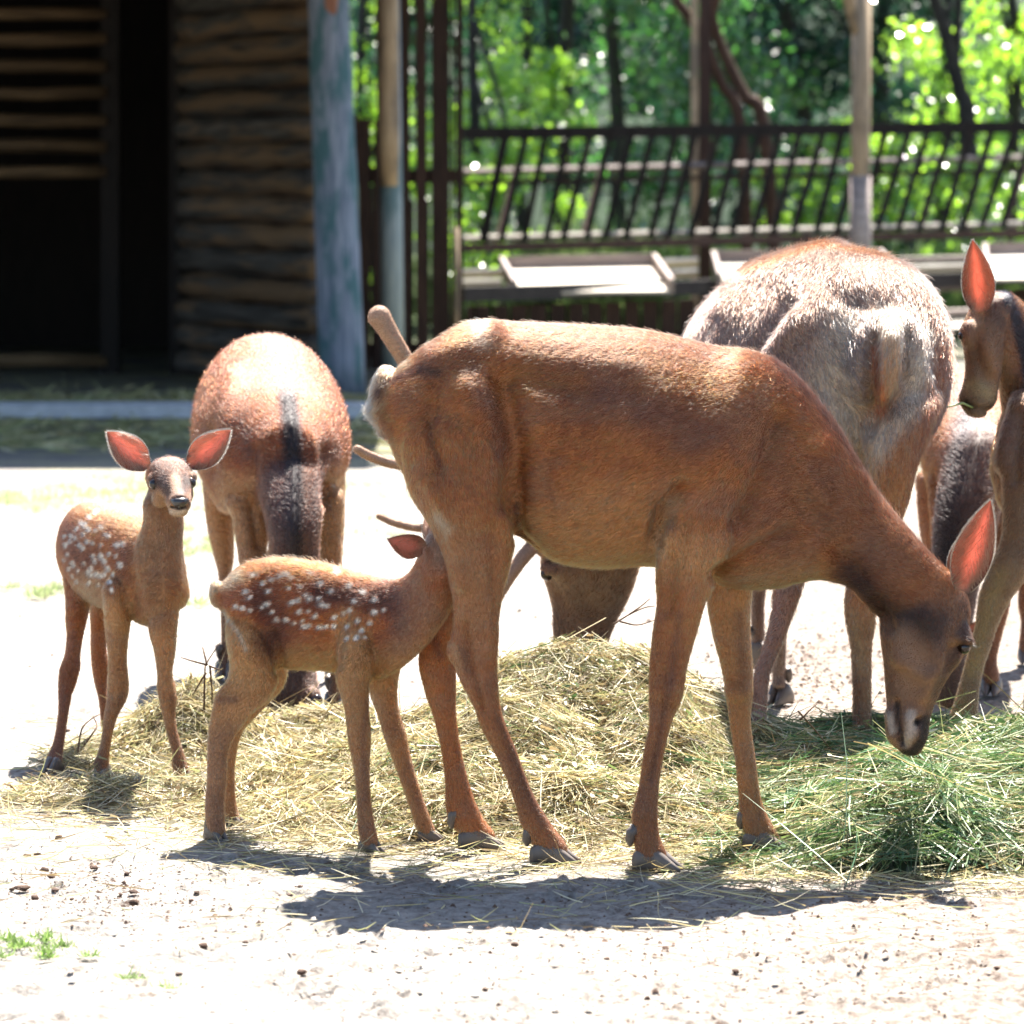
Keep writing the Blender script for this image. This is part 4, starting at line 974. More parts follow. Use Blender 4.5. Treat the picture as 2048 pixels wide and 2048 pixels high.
    hair_object('eyelash', np.array(lash), np.full((26, 3), 0.01), 0.0009, t)
    hoof(t, P(1105, 1690, 7.96), (1, -0.25, 0), 0.096, 0.042, 0.062, z0=0.0, dewback=0.052, dewz=0.03)
    hoof(t, P(958, 1660, 8.14), (1, -0.1, 0), 0.096, 0.040, 0.06, z0=0.0, dewback=0.058, dewz=0.045)
    hoof(t, P(1310, 1705, 7.88), (1, -0.3, 0), 0.094, 0.044, 0.062, z0=0.0, dewback=0.05, dewz=0.048)
    hoof(t, P(1530, 1670, 8.11), (1, -0.35, 0), 0.096, 0.042, 0.062, z0=0.0, dewback=0.05, dewz=0.045)
    return t
make_doe()

# ------------------------------------------------------------------ the two spotted fawns
SPOT = (0.97, 0.88, 0.76)
def make_nursing_fawn():
    t = tag(empty('fawn', P(590, ground_row(8.26), 8.26)), 'spotted fawn suckling with its head hidden behind the doe thigh', 'fawn', 'spotted fawns')
    FR, FT = (0.36, 0.105, 0.028), (0.52, 0.25, 0.095)
    b = Beast(FR)
    b.outline([((440, 1170), (452, 1226), 8.34, 28), ((484, 1133), (468, 1290), 8.33, 60), ((540, 1118), (532, 1335), 8.31, 74), ((610, 1123), (606, 1337), 8.27, 79), ((678, 1136), (672, 1343), 8.23, 75),
               ((735, 1152), (722, 1360), 8.18, 66), ((786, 1160), (772, 1352), 8.12, 55), ((818, 1146), (818, 1322), 8.06, 46), ((838, 1114), (862, 1278), 8.02, 43), ((852, 1080), (904, 1215), 8.0, 43),
               ((870, 1052), (930, 1160), 8.0, 46), ((905, 1040), (955, 1135), 8.0, 40), ((950, 1042), (978, 1105), 8.0, 28), ((985, 1052), (1000, 1090), 8.0, 21)], flow=-1, n=26)
    b.outline([((530, 1190), (470, 1190), 8.33, 26), ((560, 1270), (455, 1260), 8.28, 44), ((560, 1345), (464, 1315), 8.26, 38), ((540, 1395), (455, 1358), 8.25, 28), ((507, 1424), (432, 1390), 8.24, 21), ((487, 1448), (425, 1418), 8.24, 19), ((465, 1480), (417, 1464), 8.24, 17),
               ((455, 1512), (415, 1510), 8.24, 16), ((453, 1563), (414, 1563), 8.24, 15), ((449, 1600), (411, 1600), 8.24, 17), ((449, 1640), (411, 1632), 8.24, 18), ((450, 1662), (416, 1662), 8.24, 18)], col=(FT, (0.26, 0.125, 0.066)))
    b.outline([((575, 1290), (480, 1280), 8.39, 40), ((570, 1365), (490, 1350), 8.40, 32), ((535, 1408), (470, 1390), 8.41, 22), ((505, 1440), (455, 1425), 8.42, 18), ((482, 1470), (444, 1460), 8.42, 16), ((470, 1526), (440, 1522), 8.42, 14), ((470, 1589), (441, 1585), 8.42, 15), ((475, 1622), (446, 1622), 8.42, 16), ((482, 1640), (452, 1642), 8.42, 16)],
              col=(FT, (0.32, 0.155, 0.075)))
    b.outline([((755, 1210), (690, 1210), 8.175, 28), ((760, 1290), (672, 1290), 8.125, 38), ((740, 1360), (672, 1352), 8.09, 32), ((737, 1420), (690, 1418), 8.09, 25), ((741, 1472), (697, 1481), 8.09, 23), ((739, 1526), (706, 1526), 8.09, 17), ((740, 1582), (713, 1582), 8.09, 15),
               ((746, 1635), (715, 1635), 8.09, 17), ((753, 1668), (718, 1668), 8.09, 18), ((756, 1686), (724, 1690), 8.09, 17)], col=(FT, (0.2, 0.095, 0.055)))
    b.outline([((800, 1240), (745, 1240), 8.14, 40), ((806, 1300), (740, 1300), 8.18, 38), ((795, 1362), (739, 1377), 8.22, 30), ((795, 1410), (756, 1430), 8.23, 24), ((812, 1470), (772, 1484), 8.23, 21), ((824, 1526), (792, 1536), 8.23, 17), ((847, 1600), (818, 1610), 8.23, 16), ((862, 1640), (832, 1655), 8.23, 17), ((870, 1660), (844, 1672), 8.23, 16)],
              col=(FT, (0.27, 0.125, 0.062)))
    b.blob(432, 1186, 8.34, 12, 27, 17, col=(0.55, 0.34, 0.18))                  # tail
    b.sculpt([(548, 1270), (560, 1340)], 14, -0.008, 8.3)
    b.sculpt([(690, 1240), (676, 1330)], 12, -0.006, 8.22)
    b.sculpt([(500, 1210), (490, 1300)], 34, 0.007, 8.3)
    b.sculpt([(725, 1210), (715, 1300)], 30, 0.006, 8.2)
    b.paint([(480, 1340), (560, 1322), (650, 1322), (740, 1340), (800, 1320)], 56, FT, 0.9)
    b.paint([(500, 1150), (600, 1140), (740, 1165)], 36, (0.36, 0.12, 0.035), 0.8)  # sunlit orange of the back line put into the coat
    b.paint([(520, 1200), (560, 1250), (540, 1290)], 56, (0.085, 0.034, 0.02), 0.8)
    b.paint([(640, 1190), (720, 1190), (770, 1200)], 56, (0.065, 0.032, 0.024), 0.85)
    b.paint([(770, 1165), (800, 1190), (800, 1250)], 36, (0.085, 0.05, 0.04), 0.7)
    b.paint([(830, 1160), (850, 1220), (800, 1290)], 60, (0.22, 0.14, 0.09), 0.6)
    b.paint([(860, 1075), (880, 1120)], 50, (0.26, 0.2, 0.16), 0.7)
    b.paint([(430, 1170), (455, 1165), (480, 1150)], 26, (0.62, 0.42, 0.25), 0.8)
    b.paint([(450, 1225), (480, 1270), (492, 1300)], 7, (0.6, 0.45, 0.3), 0.8)
    b.paint([(470, 1400), (440, 1400)], 16, (0.1, 0.06, 0.045), 0.6, 8.3)
    b.paint([(735, 1400), (725, 1480), (732, 1600)], 12, (0.14, 0.075, 0.05), 0.5, 8.15)
    for x, y in [(390, 290), (440, 265), (345, 240), (320, 365), (245, 410), (280, 420), (385, 415), (410, 395), (440, 440), (465, 480), (515, 480), (560, 500), (605, 490), (585, 440), (635, 435), (670, 465), (610, 515), (640, 515), (690, 520), (725, 520), (770, 515), (770, 470), (735, 405), (705, 400),
                 (820, 445), (855, 430), (900, 485), (840, 520), (920, 540), (935, 575), (890, 580), (840, 580), (985, 440), (990, 375), (1040, 430), (530, 310), (590, 300), (620, 350), (640, 370), (545, 390), (580, 380), (690, 365), (660, 230), (800, 230), (520, 235), (550, 255), (930, 330), (960, 500), (300, 330), (325, 430), (700, 290), (760, 330), (860, 300), (480, 250), (420, 330), (880, 380)]:
        q = np.array([380 + 0.3727 * x, 1060 + 0.3727 * y]); r = random.uniform(5.0, 7.4); a = random.uniform(-0.3, 0.9)
        b.paint([q, q + np.array([math.cos(a), -math.sin(a)]) * random.uniform(1, 5)], r, SPOT, 0.95, hard=1.6)
    b.trim([(480, 1140), (600, 1125), (760, 1160)], 26, 1.35); b.trim([(425, 1170), (440, 1215)], 30, 1.7)
    b.build(t, 0.0045, 11, belly=(0.5, 0.29, 0.15))
    b.fur(190000, 0.0115, 0.36, 0.00056, clump=0.45, jit=0.38, tip=1.75)
    ear(t, P(846, 1096, 7.985), P(775, 1078, 7.93), 0.052, (0.1, -1, -0.25), 0.8, glow=0.6, edge=(0.7, 0.4, 0.32), inner=(0.5, 0.24, 0.19), outer=(0.3, 0.2, 0.15), hairs=600)
    ear(t, P(872, 1070, 8.05), P(850, 1035, 8.13), 0.05, (0.1, 1, -0.2), 0.8, outer=(0.3, 0.2, 0.15), hairs=200)
    ball('eye', P(915, 1085, 7.962), 0.011, 'eye_dark', t); ball('eye', P(915, 1085, 8.04), 0.011, 'eye_dark', t)
    hoof(t, P(432, 1662, 8.24), (0.7, -0.7, 0), 0.050, 0.030, 0.036, z0=0.0, dewback=0.022, dewz=0.012)
    hoof(t, P(468, 1640, 8.42), (0.8, -0.4, 0), 0.050, 0.028, 0.035, z0=0.0, dew=False)
    hoof(t, P(742, 1690, 8.09), (0.8, -0.6, 0), 0.052, 0.028, 0.036, z0=0.0, dew=False)
    hoof(t, P(860, 1668, 8.23), (1, -0.2, 0), 0.055, 0.026, 0.034, z0=0.0, dew=False)
make_nursing_fawn()

def make_standing_fawn():
    t = tag(empty('fawn', P(240, ground_row(9.2), 9.2)), 'spotted fawn standing with both ears spread and facing the viewer', 'fawn', 'spotted fawns')
    FR, FT = (0.35, 0.115, 0.035), (0.48, 0.23, 0.09)
    b = Beast(FR); lat = (0.91, 0.41, 0)
    b.axis([(324, 1176, 9.02, 70, 46), (305, 1152, 9.1, 100, 66), (266, 1132, 9.2, 101, 68), (228, 1120, 9.3, 99, 70), (192, 1106, 9.42, 97, 66), (166, 1096, 9.52, 84, 54), (152, 1098, 9.58, 50, 34)], lat, flow=1, n=26)
    b.outline([((378, 1190), (262, 1180), 9.06, 62), ((366, 1120), (270, 1100), 9.05, 52), ((364, 1078), (286, 1052), 9.05, 44), ((366, 1036), (292, 1004), 9.05, 42), ((362, 985), (302, 960), 9.07, 42)], side=(0, 1, 0), flow=-1, col=(FT, (0.25, 0.14, 0.08)))
    hu, hl = (0.05, -0.42, 0.9), (0.98, 0.12, 0)
    b.axis([(330, 948, 9.12, 26, 30), (335, 952, 9.075, 42, 42), (341, 958, 9.02, 45, 45), (346, 971, 8.965, 41, 37), (352, 987, 8.92, 33, 29), (357, 1002, 8.885, 27, 25), (359, 1009, 8.862, 23, 22)], hl, up=hu, flow=-1, col=((0.16, 0.07, 0.036), (0.20, 0.10, 0.055)), cap=0.4)
    b.blob(357, 1021, 8.885, 20, 13, 20, col=(0.4, 0.3, 0.22))                     # chin
    b.blob(324, 990, 8.985, 19, 24, 26, col=(0.3, 0.15, 0.075)); b.blob(371, 988, 8.975, 15, 22, 24, col=(0.28, 0.14, 0.07))
    b.blob(307, 956, 8.985, 13, 11, 15, col=(0.2, 0.11, 0.07)); b.blob(382, 954, 8.98, 12, 11, 15, col=(0.2, 0.11, 0.07))
    b.outline([((262, 1170), (205, 1180), 9.1, 38), ((262, 1230), (208, 1220), 9.1, 34), ((256, 1275), (212, 1268), 9.12, 27), ((253, 1320), (217, 1315), 9.13, 22), ((257, 1374), (216, 1374), 9.13, 22), ((251, 1402), (214, 1400), 9.13, 20), ((235, 1432), (209, 1429), 9.13, 15), ((224, 1472), (204, 1472), 9.13, 13), ((219, 1503), (198, 1501), 9.13, 14), ((217, 1530), (188, 1528), 9.13, 17), ((215, 1545), (190, 1545), 9.13, 16)],
              col=(FT, (0.17, 0.08, 0.048)))
    b.outline([((360, 1190), (300, 1195), 9.04, 38), ((354, 1250), (298, 1256), 9.02, 33), ((350, 1302), (309, 1302), 9.01, 26), ((344, 1345), (315, 1345), 9.0, 20), ((350, 1374), (315, 1374), 9.0, 21), ((353, 1400), (319, 1400), 9.0, 20), ((350, 1430), (326, 1430), 9.0, 15), ((355, 1465), (334, 1465), 9.0, 13), ((366, 1503), (344, 1503), 9.0, 14), ((374, 1530), (345, 1530), 9.0, 17), ((378, 1550), (350, 1550), 9.0, 16)],
              col=(FT, (0.2, 0.095, 0.055)))
    b.outline([((186, 1150), (126, 1140), 9.46, 44), ((181, 1200), (132, 1200), 9.44, 38), ((173, 1240), (132, 1240), 9.42, 30), ((165, 1275), (134, 1273), 9.40, 24), ((160, 1309), (130, 1309), 9.38, 21), ((160, 1335), (120, 1337), 9.36, 20), ((152, 1366), (117, 1364), 9.34, 18), ((143, 1392), (117, 1390), 9.32, 15), ((138, 1420), (117, 1418), 9.3, 13), ((132, 1456), (113, 1454), 9.27, 13), ((127, 1492), (105, 1490), 9.24, 14), ((124, 1520), (93, 1516), 9.2, 17), ((118, 1540), (90, 1538), 9.18, 16)],
              col=(FR, (0.19, 0.085, 0.048)))
    b.outline([((228, 1190), (178, 1190), 9.55, 36), ((216, 1250), (182, 1250), 9.55, 26), ((212, 1295), (182, 1292), 9.55, 21), ((217, 1330), (184, 1328), 9.55, 20), ((214, 1364), (189, 1364), 9.55, 16), ((216, 1402), (198, 1400), 9.54, 13), ((220, 1454), (203, 1454), 9.53, 13), ((230, 1488), (206, 1488), 9.52, 16), ((232, 1498), (210, 1498), 9.52, 15)], col=(FR, (0.14, 0.065, 0.038)))
    b.sculpt([(300, 1010), (330, 1090), (325, 1180)], 14, 0.004, 9.06)
    b.sculpt([(262, 1150), (268, 1220)], 12, -0.006, 9.1)
    b.sculpt([(345, 1014), (357, 1017), (370, 1014)], 3.0, -0.005, 8.95)               # mouth
    b.sculpt([(330, 985), (322, 1000)], 9, -0.004, 8.97)
    b.paint([(300, 1090), (320, 1150), (310, 1210)], 66, (0.30, 0.165, 0.085), 0.8, 9.12)
    b.paint([(170, 1150), (190, 1200), (200, 1170)], 46, (0.42, 0.26, 0.15), 0.7)
    b.paint([(200, 1020), (250, 1040), (290, 1070)], 36, (0.38, 0.17, 0.07), 0.8)
    b.paint([(140, 1060), (150, 1130), (180, 1120)], 50, (0.11, 0.045, 0.026), 0.8)
    b.paint([(250, 1100), (240, 1150), (225, 1180)], 44, (0.15, 0.06, 0.03), 0.7)
    b.paint([(312, 936), (345, 932), (374, 936)], 26, (0.07, 0.038, 0.026), 0.9)
    b.paint([(330, 950), (334, 985)], 15, (0.05, 0.028, 0.022), 0.85); b.paint([(368, 952), (366, 982)], 13, (0.045, 0.026, 0.02), 0.85); b.paint([(347, 955), (351, 985)], 10, (0.36, 0.22, 0.15), 0.9, hard=1.5); b.paint([(318, 985), (330, 1010)], 14, (0.42, 0.22, 0.11), 0.8)
    b.paint([(322, 958), (328, 985)], 13, (0.07, 0.045, 0.04), 0.75); b.paint([(372, 958), (370, 982)], 12, (0.06, 0.04, 0.035), 0.8)
    b.paint([(306, 985), (325, 1010), (340, 1020)], 16, (0.36, 0.22, 0.13), 0.8)
    b.paint([(357, 990), (357, 1000)], 19, (0.10, 0.065, 0.05), 0.85, 8.95)
    b.paint([(344, 1022), (358, 1026), (370, 1022)], 9, (0.55, 0.45, 0.36), 0.9, 8.95)
    b.paint([(343, 1014), (358, 1017), (372, 1014)], 4, (0.02, 0.012, 0.01), 1.0, 8.95, 2.0)
    for e in ((308, 968), (382, 966)): b.paint([e], 23, (0.02, 0.011, 0.008), 0.92, 9.03)
    b.paint([(245, 1390), (232, 1430)], 12, (0.11, 0.055, 0.035), 0.6, 9.3); b.paint([(345, 1395), (345, 1425)], 12, (0.1, 0.055, 0.035), 0.6)
    for x, y, r in [(485, 740, 20), (515, 735, 18), (500, 850, 22), (395, 800, 20), (360, 830, 16), (340, 870, 18), (370, 900, 18), (320, 890, 14), (410, 830, 20), (430, 870, 18), (390, 910, 16), (440, 940, 18), (450, 990, 15), (340, 905, 16), (415, 900, 15), (350, 800, 15), (310, 630, 18), (330, 655, 16), (280, 740, 18), (320, 720, 16), (200, 740, 16), (240, 840, 18), (290, 620, 14), (370, 560, 18), (250, 850, 14), (300, 680, 14), (210, 790, 12), (230, 690, 13), (265, 650, 14), (330, 590, 14), (400, 640, 14), (440, 690, 14), (330, 950, 14), (380, 960, 12), (225, 720, 13), (255, 700, 12), (300, 760, 13), (350, 730, 13), (400, 740, 12), (440, 790, 13), (220, 870, 12), (270, 880, 12), (300, 840, 12), (260, 940, 12), (235, 910, 11), (460, 900, 12), (480, 800, 12), (420, 680, 12), (370, 660, 12), (195, 690, 12), (190, 820, 11)]:
        q = np.array([60 + 0.3623 * x, 820 + 0.3623 * y]); b.paint([q, q + np.array([random.uniform(-2, 2), 3])], r * 0.36, SPOT, 0.95, hard=1.6)
    b.trim([(345, 980), (357, 1010)], 44, 0.45)
    b.build(t, 0.0042, 8, belly=(0.45, 0.28, 0.16))
    b.fur(180000, 0.0115, 0.36, 0.00058, clump=0.45, jit=0.38, tip=1.75)
    ear(t, P(296, 935, 9.06), P(214, 864, 9.08), 0.072, (0.25, -1, -0.12), 0.62, inner=(0.55, 0.27, 0.21), outer=(0.2, 0.11, 0.07), rim=(0.7, 0.55, 0.4), glow=0.62, edge=(0.62, 0.31, 0.23))
    ear(t, P(378, 932, 9.05), P(461, 860, 9.07), 0.070, (-0.1, -1, -0.12), 0.62, inner=(0.55, 0.27, 0.21), outer=(0.2, 0.11, 0.07), rim=(0.7, 0.55, 0.4), glow=0.62, edge=(0.62, 0.31, 0.23))
    ball('eye', P(309, 968, 8.967), 0.0128, 'eye_dark', t); ball('eye', P(381, 966, 8.961), 0.0128, 'eye_dark', t)
    G = Geo()                                                                      # nose pad
    c = P(359, 1004, 8.852)
    G.tube([c + np.array([-0.017, 0.006, 0.004]), c + np.array([-0.008, 0, 0]), c + np.array([0.008, 0, 0]), c + np.array([0.017, 0.006, 0.004])], [0.006, 0.0105, 0.0105, 0.006], n=12)
    G.tube([c + np.array([0, 0, -0.004]), c + np.array([0, 0.002, -0.014])], [0.006, 0.003], n=8)
    G.build('nose', MATS['nose_wet'], t, smooth=True)
    hoof(t, P(203, 1545, 9.13), (-0.2, -1, 0), 0.055, 0.030, 0.036, z0=0.0, dew=False)
    hoof(t, P(366, 1550, 9.0), (0.35, -0.9, 0), 0.055, 0.030, 0.036, z0=0.0, dew=False)
    hoof(t, P(104, 1538, 9.18), (-0.4, -0.9, 0), 0.055, 0.030, 0.036, z0=0.0, dew=False)
    hoof(t, P(220, 1498, 9.52), (0.2, -1, 0), 0.052, 0.030, 0.036, z0=0.0, dew=False)
make_standing_fawn()

# ------------------------------------------------------------------ the other deer
def make_facing_deer():
    t = tag(empty('deer', P(540, ground_row(10.5), 10.5)), 'brown deer facing the viewer with dark striped neck lowered between the two fawns', 'deer', 'red deer feeding in the yard')
    R = (0.24, 0.078, 0.025)
    b = Beast(R); lat = (1, 0.06, 0)
    b.axis([(528, 770, 11.38, 60, 70), (530, 802, 11.22, 128, 118), (535, 838, 10.98, 166, 146), (541, 868, 10.72, 164, 155), (546, 895, 10.45, 145, 152), (560, 905, 10.25, 122, 122), (570, 925, 10.12, 92, 86)], lat, flow=-1, n=28)
    b.outline([((628, 815), (530, 815), 10.42, 60), ((650, 860), (508, 860), 10.30, 88), ((664, 915), (500, 915), 10.18, 104), ((654, 980), (515, 980), 10.08, 94), ((642, 1050), (533, 1050), 10.0, 76), ((637, 1113), (536, 1113), 9.98, 66), ((631, 1200), (530, 1200), 9.96, 62), ((629, 1290), (520, 1290), 9.94, 64)], flow=-1, col=((0.2, 0.09, 0.045), (0.1, 0.06, 0.045)))
    b.outline([((628, 1325), (508, 1330), 9.92, 64), ((637, 1390), (500, 1390), 9.88, 62), ((616, 1428), (506, 1426), 9.86, 52), ((594, 1462), (520, 1462), 9.84, 42)], flow=-1, col=((0.10, 0.058, 0.042), (0.06, 0.035, 0.026)))
    b.blob(624, 1396, 9.85, 18, 24, 22, col=(0.14, 0.08, 0.055)); b.blob(510, 1396, 9.85, 18, 24, 22, col=(0.08, 0.045, 0.035))
    b.outline([((474, 930), (404, 935), 11.0, 60), ((468, 1040), (414, 1045), 11.0, 46), ((467, 1115), (430, 1118), 11.0, 30), ((463, 1150), (437, 1150), 11.0, 26), ((464, 1240), (442, 1240), 10.98, 20), ((461, 1310), (442, 1310), 10.95, 20), ((460, 1345), (438, 1345), 10.92, 22)], col=(TAN, (0.09, 0.05, 0.036)))
    b.outline([((690, 930), (640, 935), 11.0, 60), ((688, 1040), (650, 1045), 11.0, 46), ((684, 1115), (654, 1118), 11.0, 30), ((680, 1240), (660, 1240), 10.98, 20), ((680, 1345), (658, 1345), 10.92, 22)], col=(TAN, (0.09, 0.05, 0.036)))
    b.outline([((545, 990), (462, 1000), 10.25, 55), ((540, 1060), (470, 1060), 10.22, 48), ((532, 1130), (480, 1130), 10.2, 40), ((526, 1200), (490, 1200), 10.2, 30), ((526, 1250), (490, 1250), 10.2, 27), ((520, 1310), (496, 1310), 10.2, 20), ((522, 1400), (494, 1400), 10.2, 24)], col=(TAN, (0.1, 0.055, 0.038)))
    b.outline([((688, 990), (610, 1000), 10.28, 55), ((684, 1050), (625, 1050), 10.27, 48), ((682, 1120), (640, 1120), 10.26, 38), ((683, 1200), (650, 1200), 10.25, 28), ((683, 1250), (653, 1250), 10.25, 25), ((680, 1330), (661, 1330), 10.25, 19), ((682, 1400), (656, 1400), 10.25, 24)], col=(TAN, (0.1, 0.055, 0.038)))
    b.sculpt([(470, 760), (440, 880), (455, 1000)], 24, 0.012, 10.9); b.sculpt([(425, 860), (430, 940)], 18, -0.012); b.sculpt([(505, 900), (500, 1010), (520, 1090)], 13, -0.012); b.sculpt([(650, 900), (655, 1000)], 13, -0.012)
    b.sculpt([(575, 800), (590, 900), (585, 1100)], 10, 0.006, 10.4)
    b.paint([(572, 770), (583, 850), (588, 960), (585, 1110), (580, 1300)], 27, (0.012, 0.010, 0.013), 0.97, hard=1.5)
    b.paint([(560, 940), (560, 1040), (565, 1110)], 50, (0.08, 0.05, 0.05), 0.6, 10.2); b.paint([(630, 960), (625, 1100)], 34, (0.1, 0.062, 0.055), 0.6, 10.2)
    b.paint([(545, 690), (560, 760)], 46, (0.17, 0.08, 0.05), 0.7); b.paint([(455, 960), (500, 1040), (520, 1110)], 40, (0.4, 0.22, 0.11), 0.7); b.paint([(660, 1000), (655, 1090)], 32, (0.32, 0.18, 0.09), 0.6)
    b.paint([(480, 830), (500, 900)], 12, (0.06, 0.035, 0.028), 0.5); b.paint([(415, 760), (430, 900)], 46, (0.28, 0.12, 0.05), 0.6)
    b.build(t, 0.008, 9, belly=(0.4, 0.24, 0.13)); b.fur(190000, 0.0155, 0.26, 0.0008, jit=0.36, tip=1.35, fall=0.7, spread=0.55)
    ear(t, P(540, 1310, 9.98), P(520, 1280, 10.10), 0.07, (0, 1, -0.4), 0.75, outer=(0.07, 0.045, 0.035), hairs=300); ear(t, P(596, 1310, 9.98), P(610, 1280, 10.10), 0.07, (0, 1, -0.4), 0.75, outer=(0.07, 0.045, 0.035), hairs=300)
    ball('eye', P(632, 1402, 9.82), 0.018, 'eye_dark', t); ball('eye', P(503, 1402, 9.82), 0.018, 'eye_dark', t)
    for x, y, d in ((449, 1345, 10.92), (669, 1345, 10.92), (508, 1400, 10.2), (669, 1400, 10.25)): hoof(t, P(x, y, d), (0, -1, 0), 0.085, 0.042, 0.058, z0=0.0)
make_facing_deer()

def make_stag():
    t = tag(empty('stag', P(1640, ground_row(9.7), 9.7)), 'grey brown stag seen from behind with velvet antlers and head in the hay', 'deer', 'red deer feeding in the yard')
    G_ = (0.27, 0.18, 0.135); CR = (0.56, 0.47, 0.36); OUT = (0.40, 0.165, 0.062)
    b = Beast(G_); lat = (0.95, 0.32, 0)
    b.axis([(1776, 722, 9.14, 110, 88), (1757, 722, 9.26, 196, 160), (1716, 728, 9.46, 226, 184), (1660, 737, 9.7, 246, 198), (1600, 752, 9.95, 242, 205), (1545, 768, 10.2, 226, 190), (1500, 780, 10.4, 206, 158), (1470, 795, 10.55, 155, 108)], lat, flow=-1, n=30, flat=2.15)
    b.outline([((1500, 640), (1420, 950), 10.5, 105), ((1400, 760), (1320, 1000), 10.35, 92), ((1300, 860), (1230, 1060), 10.15, 82), ((1180, 960), (1230, 1110), 9.97, 76)], flow=-1, col=(0.14, 0.09, 0.07))
    b.outline([((1085, 1085), (1290, 1075), 9.9, 76), ((1081, 1140), (1276, 1135), 9.9, 76), ((1094, 1180), (1263, 1180), 9.9, 64), ((1104, 1215), (1248, 1215), 9.9, 54), ((1106, 1255), (1228, 1255), 9.89, 46), ((1112, 1310), (1208, 1310), 9.88, 44), ((1128, 1365), (1190, 1365), 9.86, 36)], flow=-1, col=((0.22, 0.115, 0.06), (0.14, 0.08, 0.05)))
    b.blob(1097, 1142, 9.83, 20, 22, 20, col=(0.2, 0.1, 0.06)); b.blob(1097, 1142, 9.97, 20, 22, 20)
    b.outline([((1840, 730), (1730, 745), 9.32, 70), ((1880, 795), (1714, 810), 9.21, 112), ((1858, 868), (1722, 880), 9.17, 104), ((1833, 930), (1732, 945), 9.15, 86), ((1816, 1000), (1730, 1010), 9.15, 66), ((1798, 1050), (1720, 1055), 9.15, 52), ((1772, 1120), (1703, 1125), 9.15, 42), ((1750, 1190), (1691, 1192), 9.15, 36), ((1751, 1238), (1692, 1242), 9.15, 33), ((1743, 1300), (1702, 1300), 9.15, 26), ((1742, 1406), (1706, 1406), 9.15, 24), ((1743, 1490), (1706, 1490), 9.15, 27), ((1742, 1522), (1702, 1522), 9.15, 27)], col=(OUT, (0.24, 0.13, 0.07)))
    b.outline([((1720, 800), (1560, 820), 9.42, 112), ((1692, 900), (1575, 920), 9.42, 90), ((1662, 1030), (1570, 1040), 9.38, 66), ((1624, 1120), (1556, 1130), 9.32, 48), ((1606, 1172), (1547, 1178), 9.26, 38), ((1588, 1226), (1542, 1232), 9.2, 33), ((1560, 1300), (1523, 1304), 9.12, 26), ((1540, 1350), (1507, 1353), 9.08, 24), ((1532, 1430), (1500, 1434), 9.02, 24), ((1528, 1468), (1488, 1470), 9.0, 26), ((1504, 1512), (1458, 1500), 8.97, 25), ((1482, 1540), (1442, 1535), 8.95, 25)], col=(OUT, (0.2, 0.12, 0.09)))
    b.outline([((1575, 960), (1500, 960), 10.45, 60), ((1550, 1080), (1500, 1080), 10.5, 40), ((1530, 1190), (1501, 1190), 10.5, 26), ((1528, 1260), (1503, 1260), 10.5, 24), ((1528, 1290), (1500, 1290), 10.5, 26)], col=((0.2, 0.12, 0.08), (0.22, 0.14, 0.1)))
    b.outline([((1610, 960), (1540, 960), 10.3, 60), ((1590, 1100), (1548, 1100), 10.3, 40), ((1575, 1230), (1548, 1230), 10.35, 25), ((1570, 1340), (1546, 1340), 10.4, 24), ((1572, 1368), (1544, 1368), 10.4, 26)], col=((0.2, 0.12, 0.08), (0.2, 0.14, 0.11)))
    b.outline([((1800, 622), (1762, 622), 9.12, 20), ((1808, 652), (1754, 654), 9.055, 26), ((1812, 700), (1749, 704), 9.03, 26), ((1804, 752), (1750, 754), 9.04, 22), ((1776, 800), (1753, 802), 9.06, 14)], col=((0.50, 0.40, 0.28), (0.46, 0.2, 0.07)), cap=0.6)
    b.blob(1690, 820, 9.20, 66, 120, 60, col=CR); b.blob(1812, 800, 9.18, 58, 120, 60, col=CR)
    b.sculpt([(1600, 640), (1545, 700), (1530, 790)], 22, 0.016, 9.9); b.sculpt([(1575, 600), (1510, 720), (1500, 800)], 20, -0.014); b.sculpt([(1460, 600), (1420, 680)], 24, 0.012); b.sculpt([(1440, 640), (1400, 700)], 14, -0.01)
    b.sculpt([(1640, 560), (1700, 600), (1770, 610)], 22, -0.008, 9.7); b.sculpt([(1752, 640), (1745, 760), (1740, 860)], 12, -0.012, 9.3); b.sculpt([(1818, 660), (1810, 760)], 11, -0.010, 9.3); b.sculpt([(1665, 500), (1560, 530), (1490, 545)], 26, 0.010)
    b.sculpt([(1075, 1147)], 12, -0.005); b.sculpt([(1100, 1160), (1115, 1190)], 10, -0.005)
    b.paint([(1690, 660), (1670, 760), (1690, 850), (1720, 870)], 76, CR, 0.75, 9.5); b.paint([(1830, 660), (1850, 720), (1820, 820), (1770, 860), (1750, 900)], 50, CR, 0.75, 9.4)
    b.paint([(1735, 640), (1712, 690), (1700, 720)], 34, (0.10, 0.09, 0.10), 0.6, 9.4); b.paint([(1825, 640), (1840, 690)], 24, (0.12, 0.10, 0.10), 0.6, 9.4)
    b.paint([(1885, 700), (1872, 800), (1850, 880), (1826, 960), (1800, 1050)], 40, (0.26, 0.105, 0.055), 0.9); b.paint([(1810, 960), (1790, 1040), (1740, 1200)], 60, OUT, 0.6, 9.4); b.paint([(1735, 900), (1745, 1000)], 26, (0.44, 0.3, 0.17), 0.7, 9.4)
    b.paint([(1752, 700), (1756, 750), (1764, 790), (1763, 825)], 17, (0.42, 0.13, 0.05), 0.85, 9.3, 1.3); b.paint([(1780, 640), (1785, 660)], 16, (0.6, 0.5, 0.38), 0.9, 9.2)
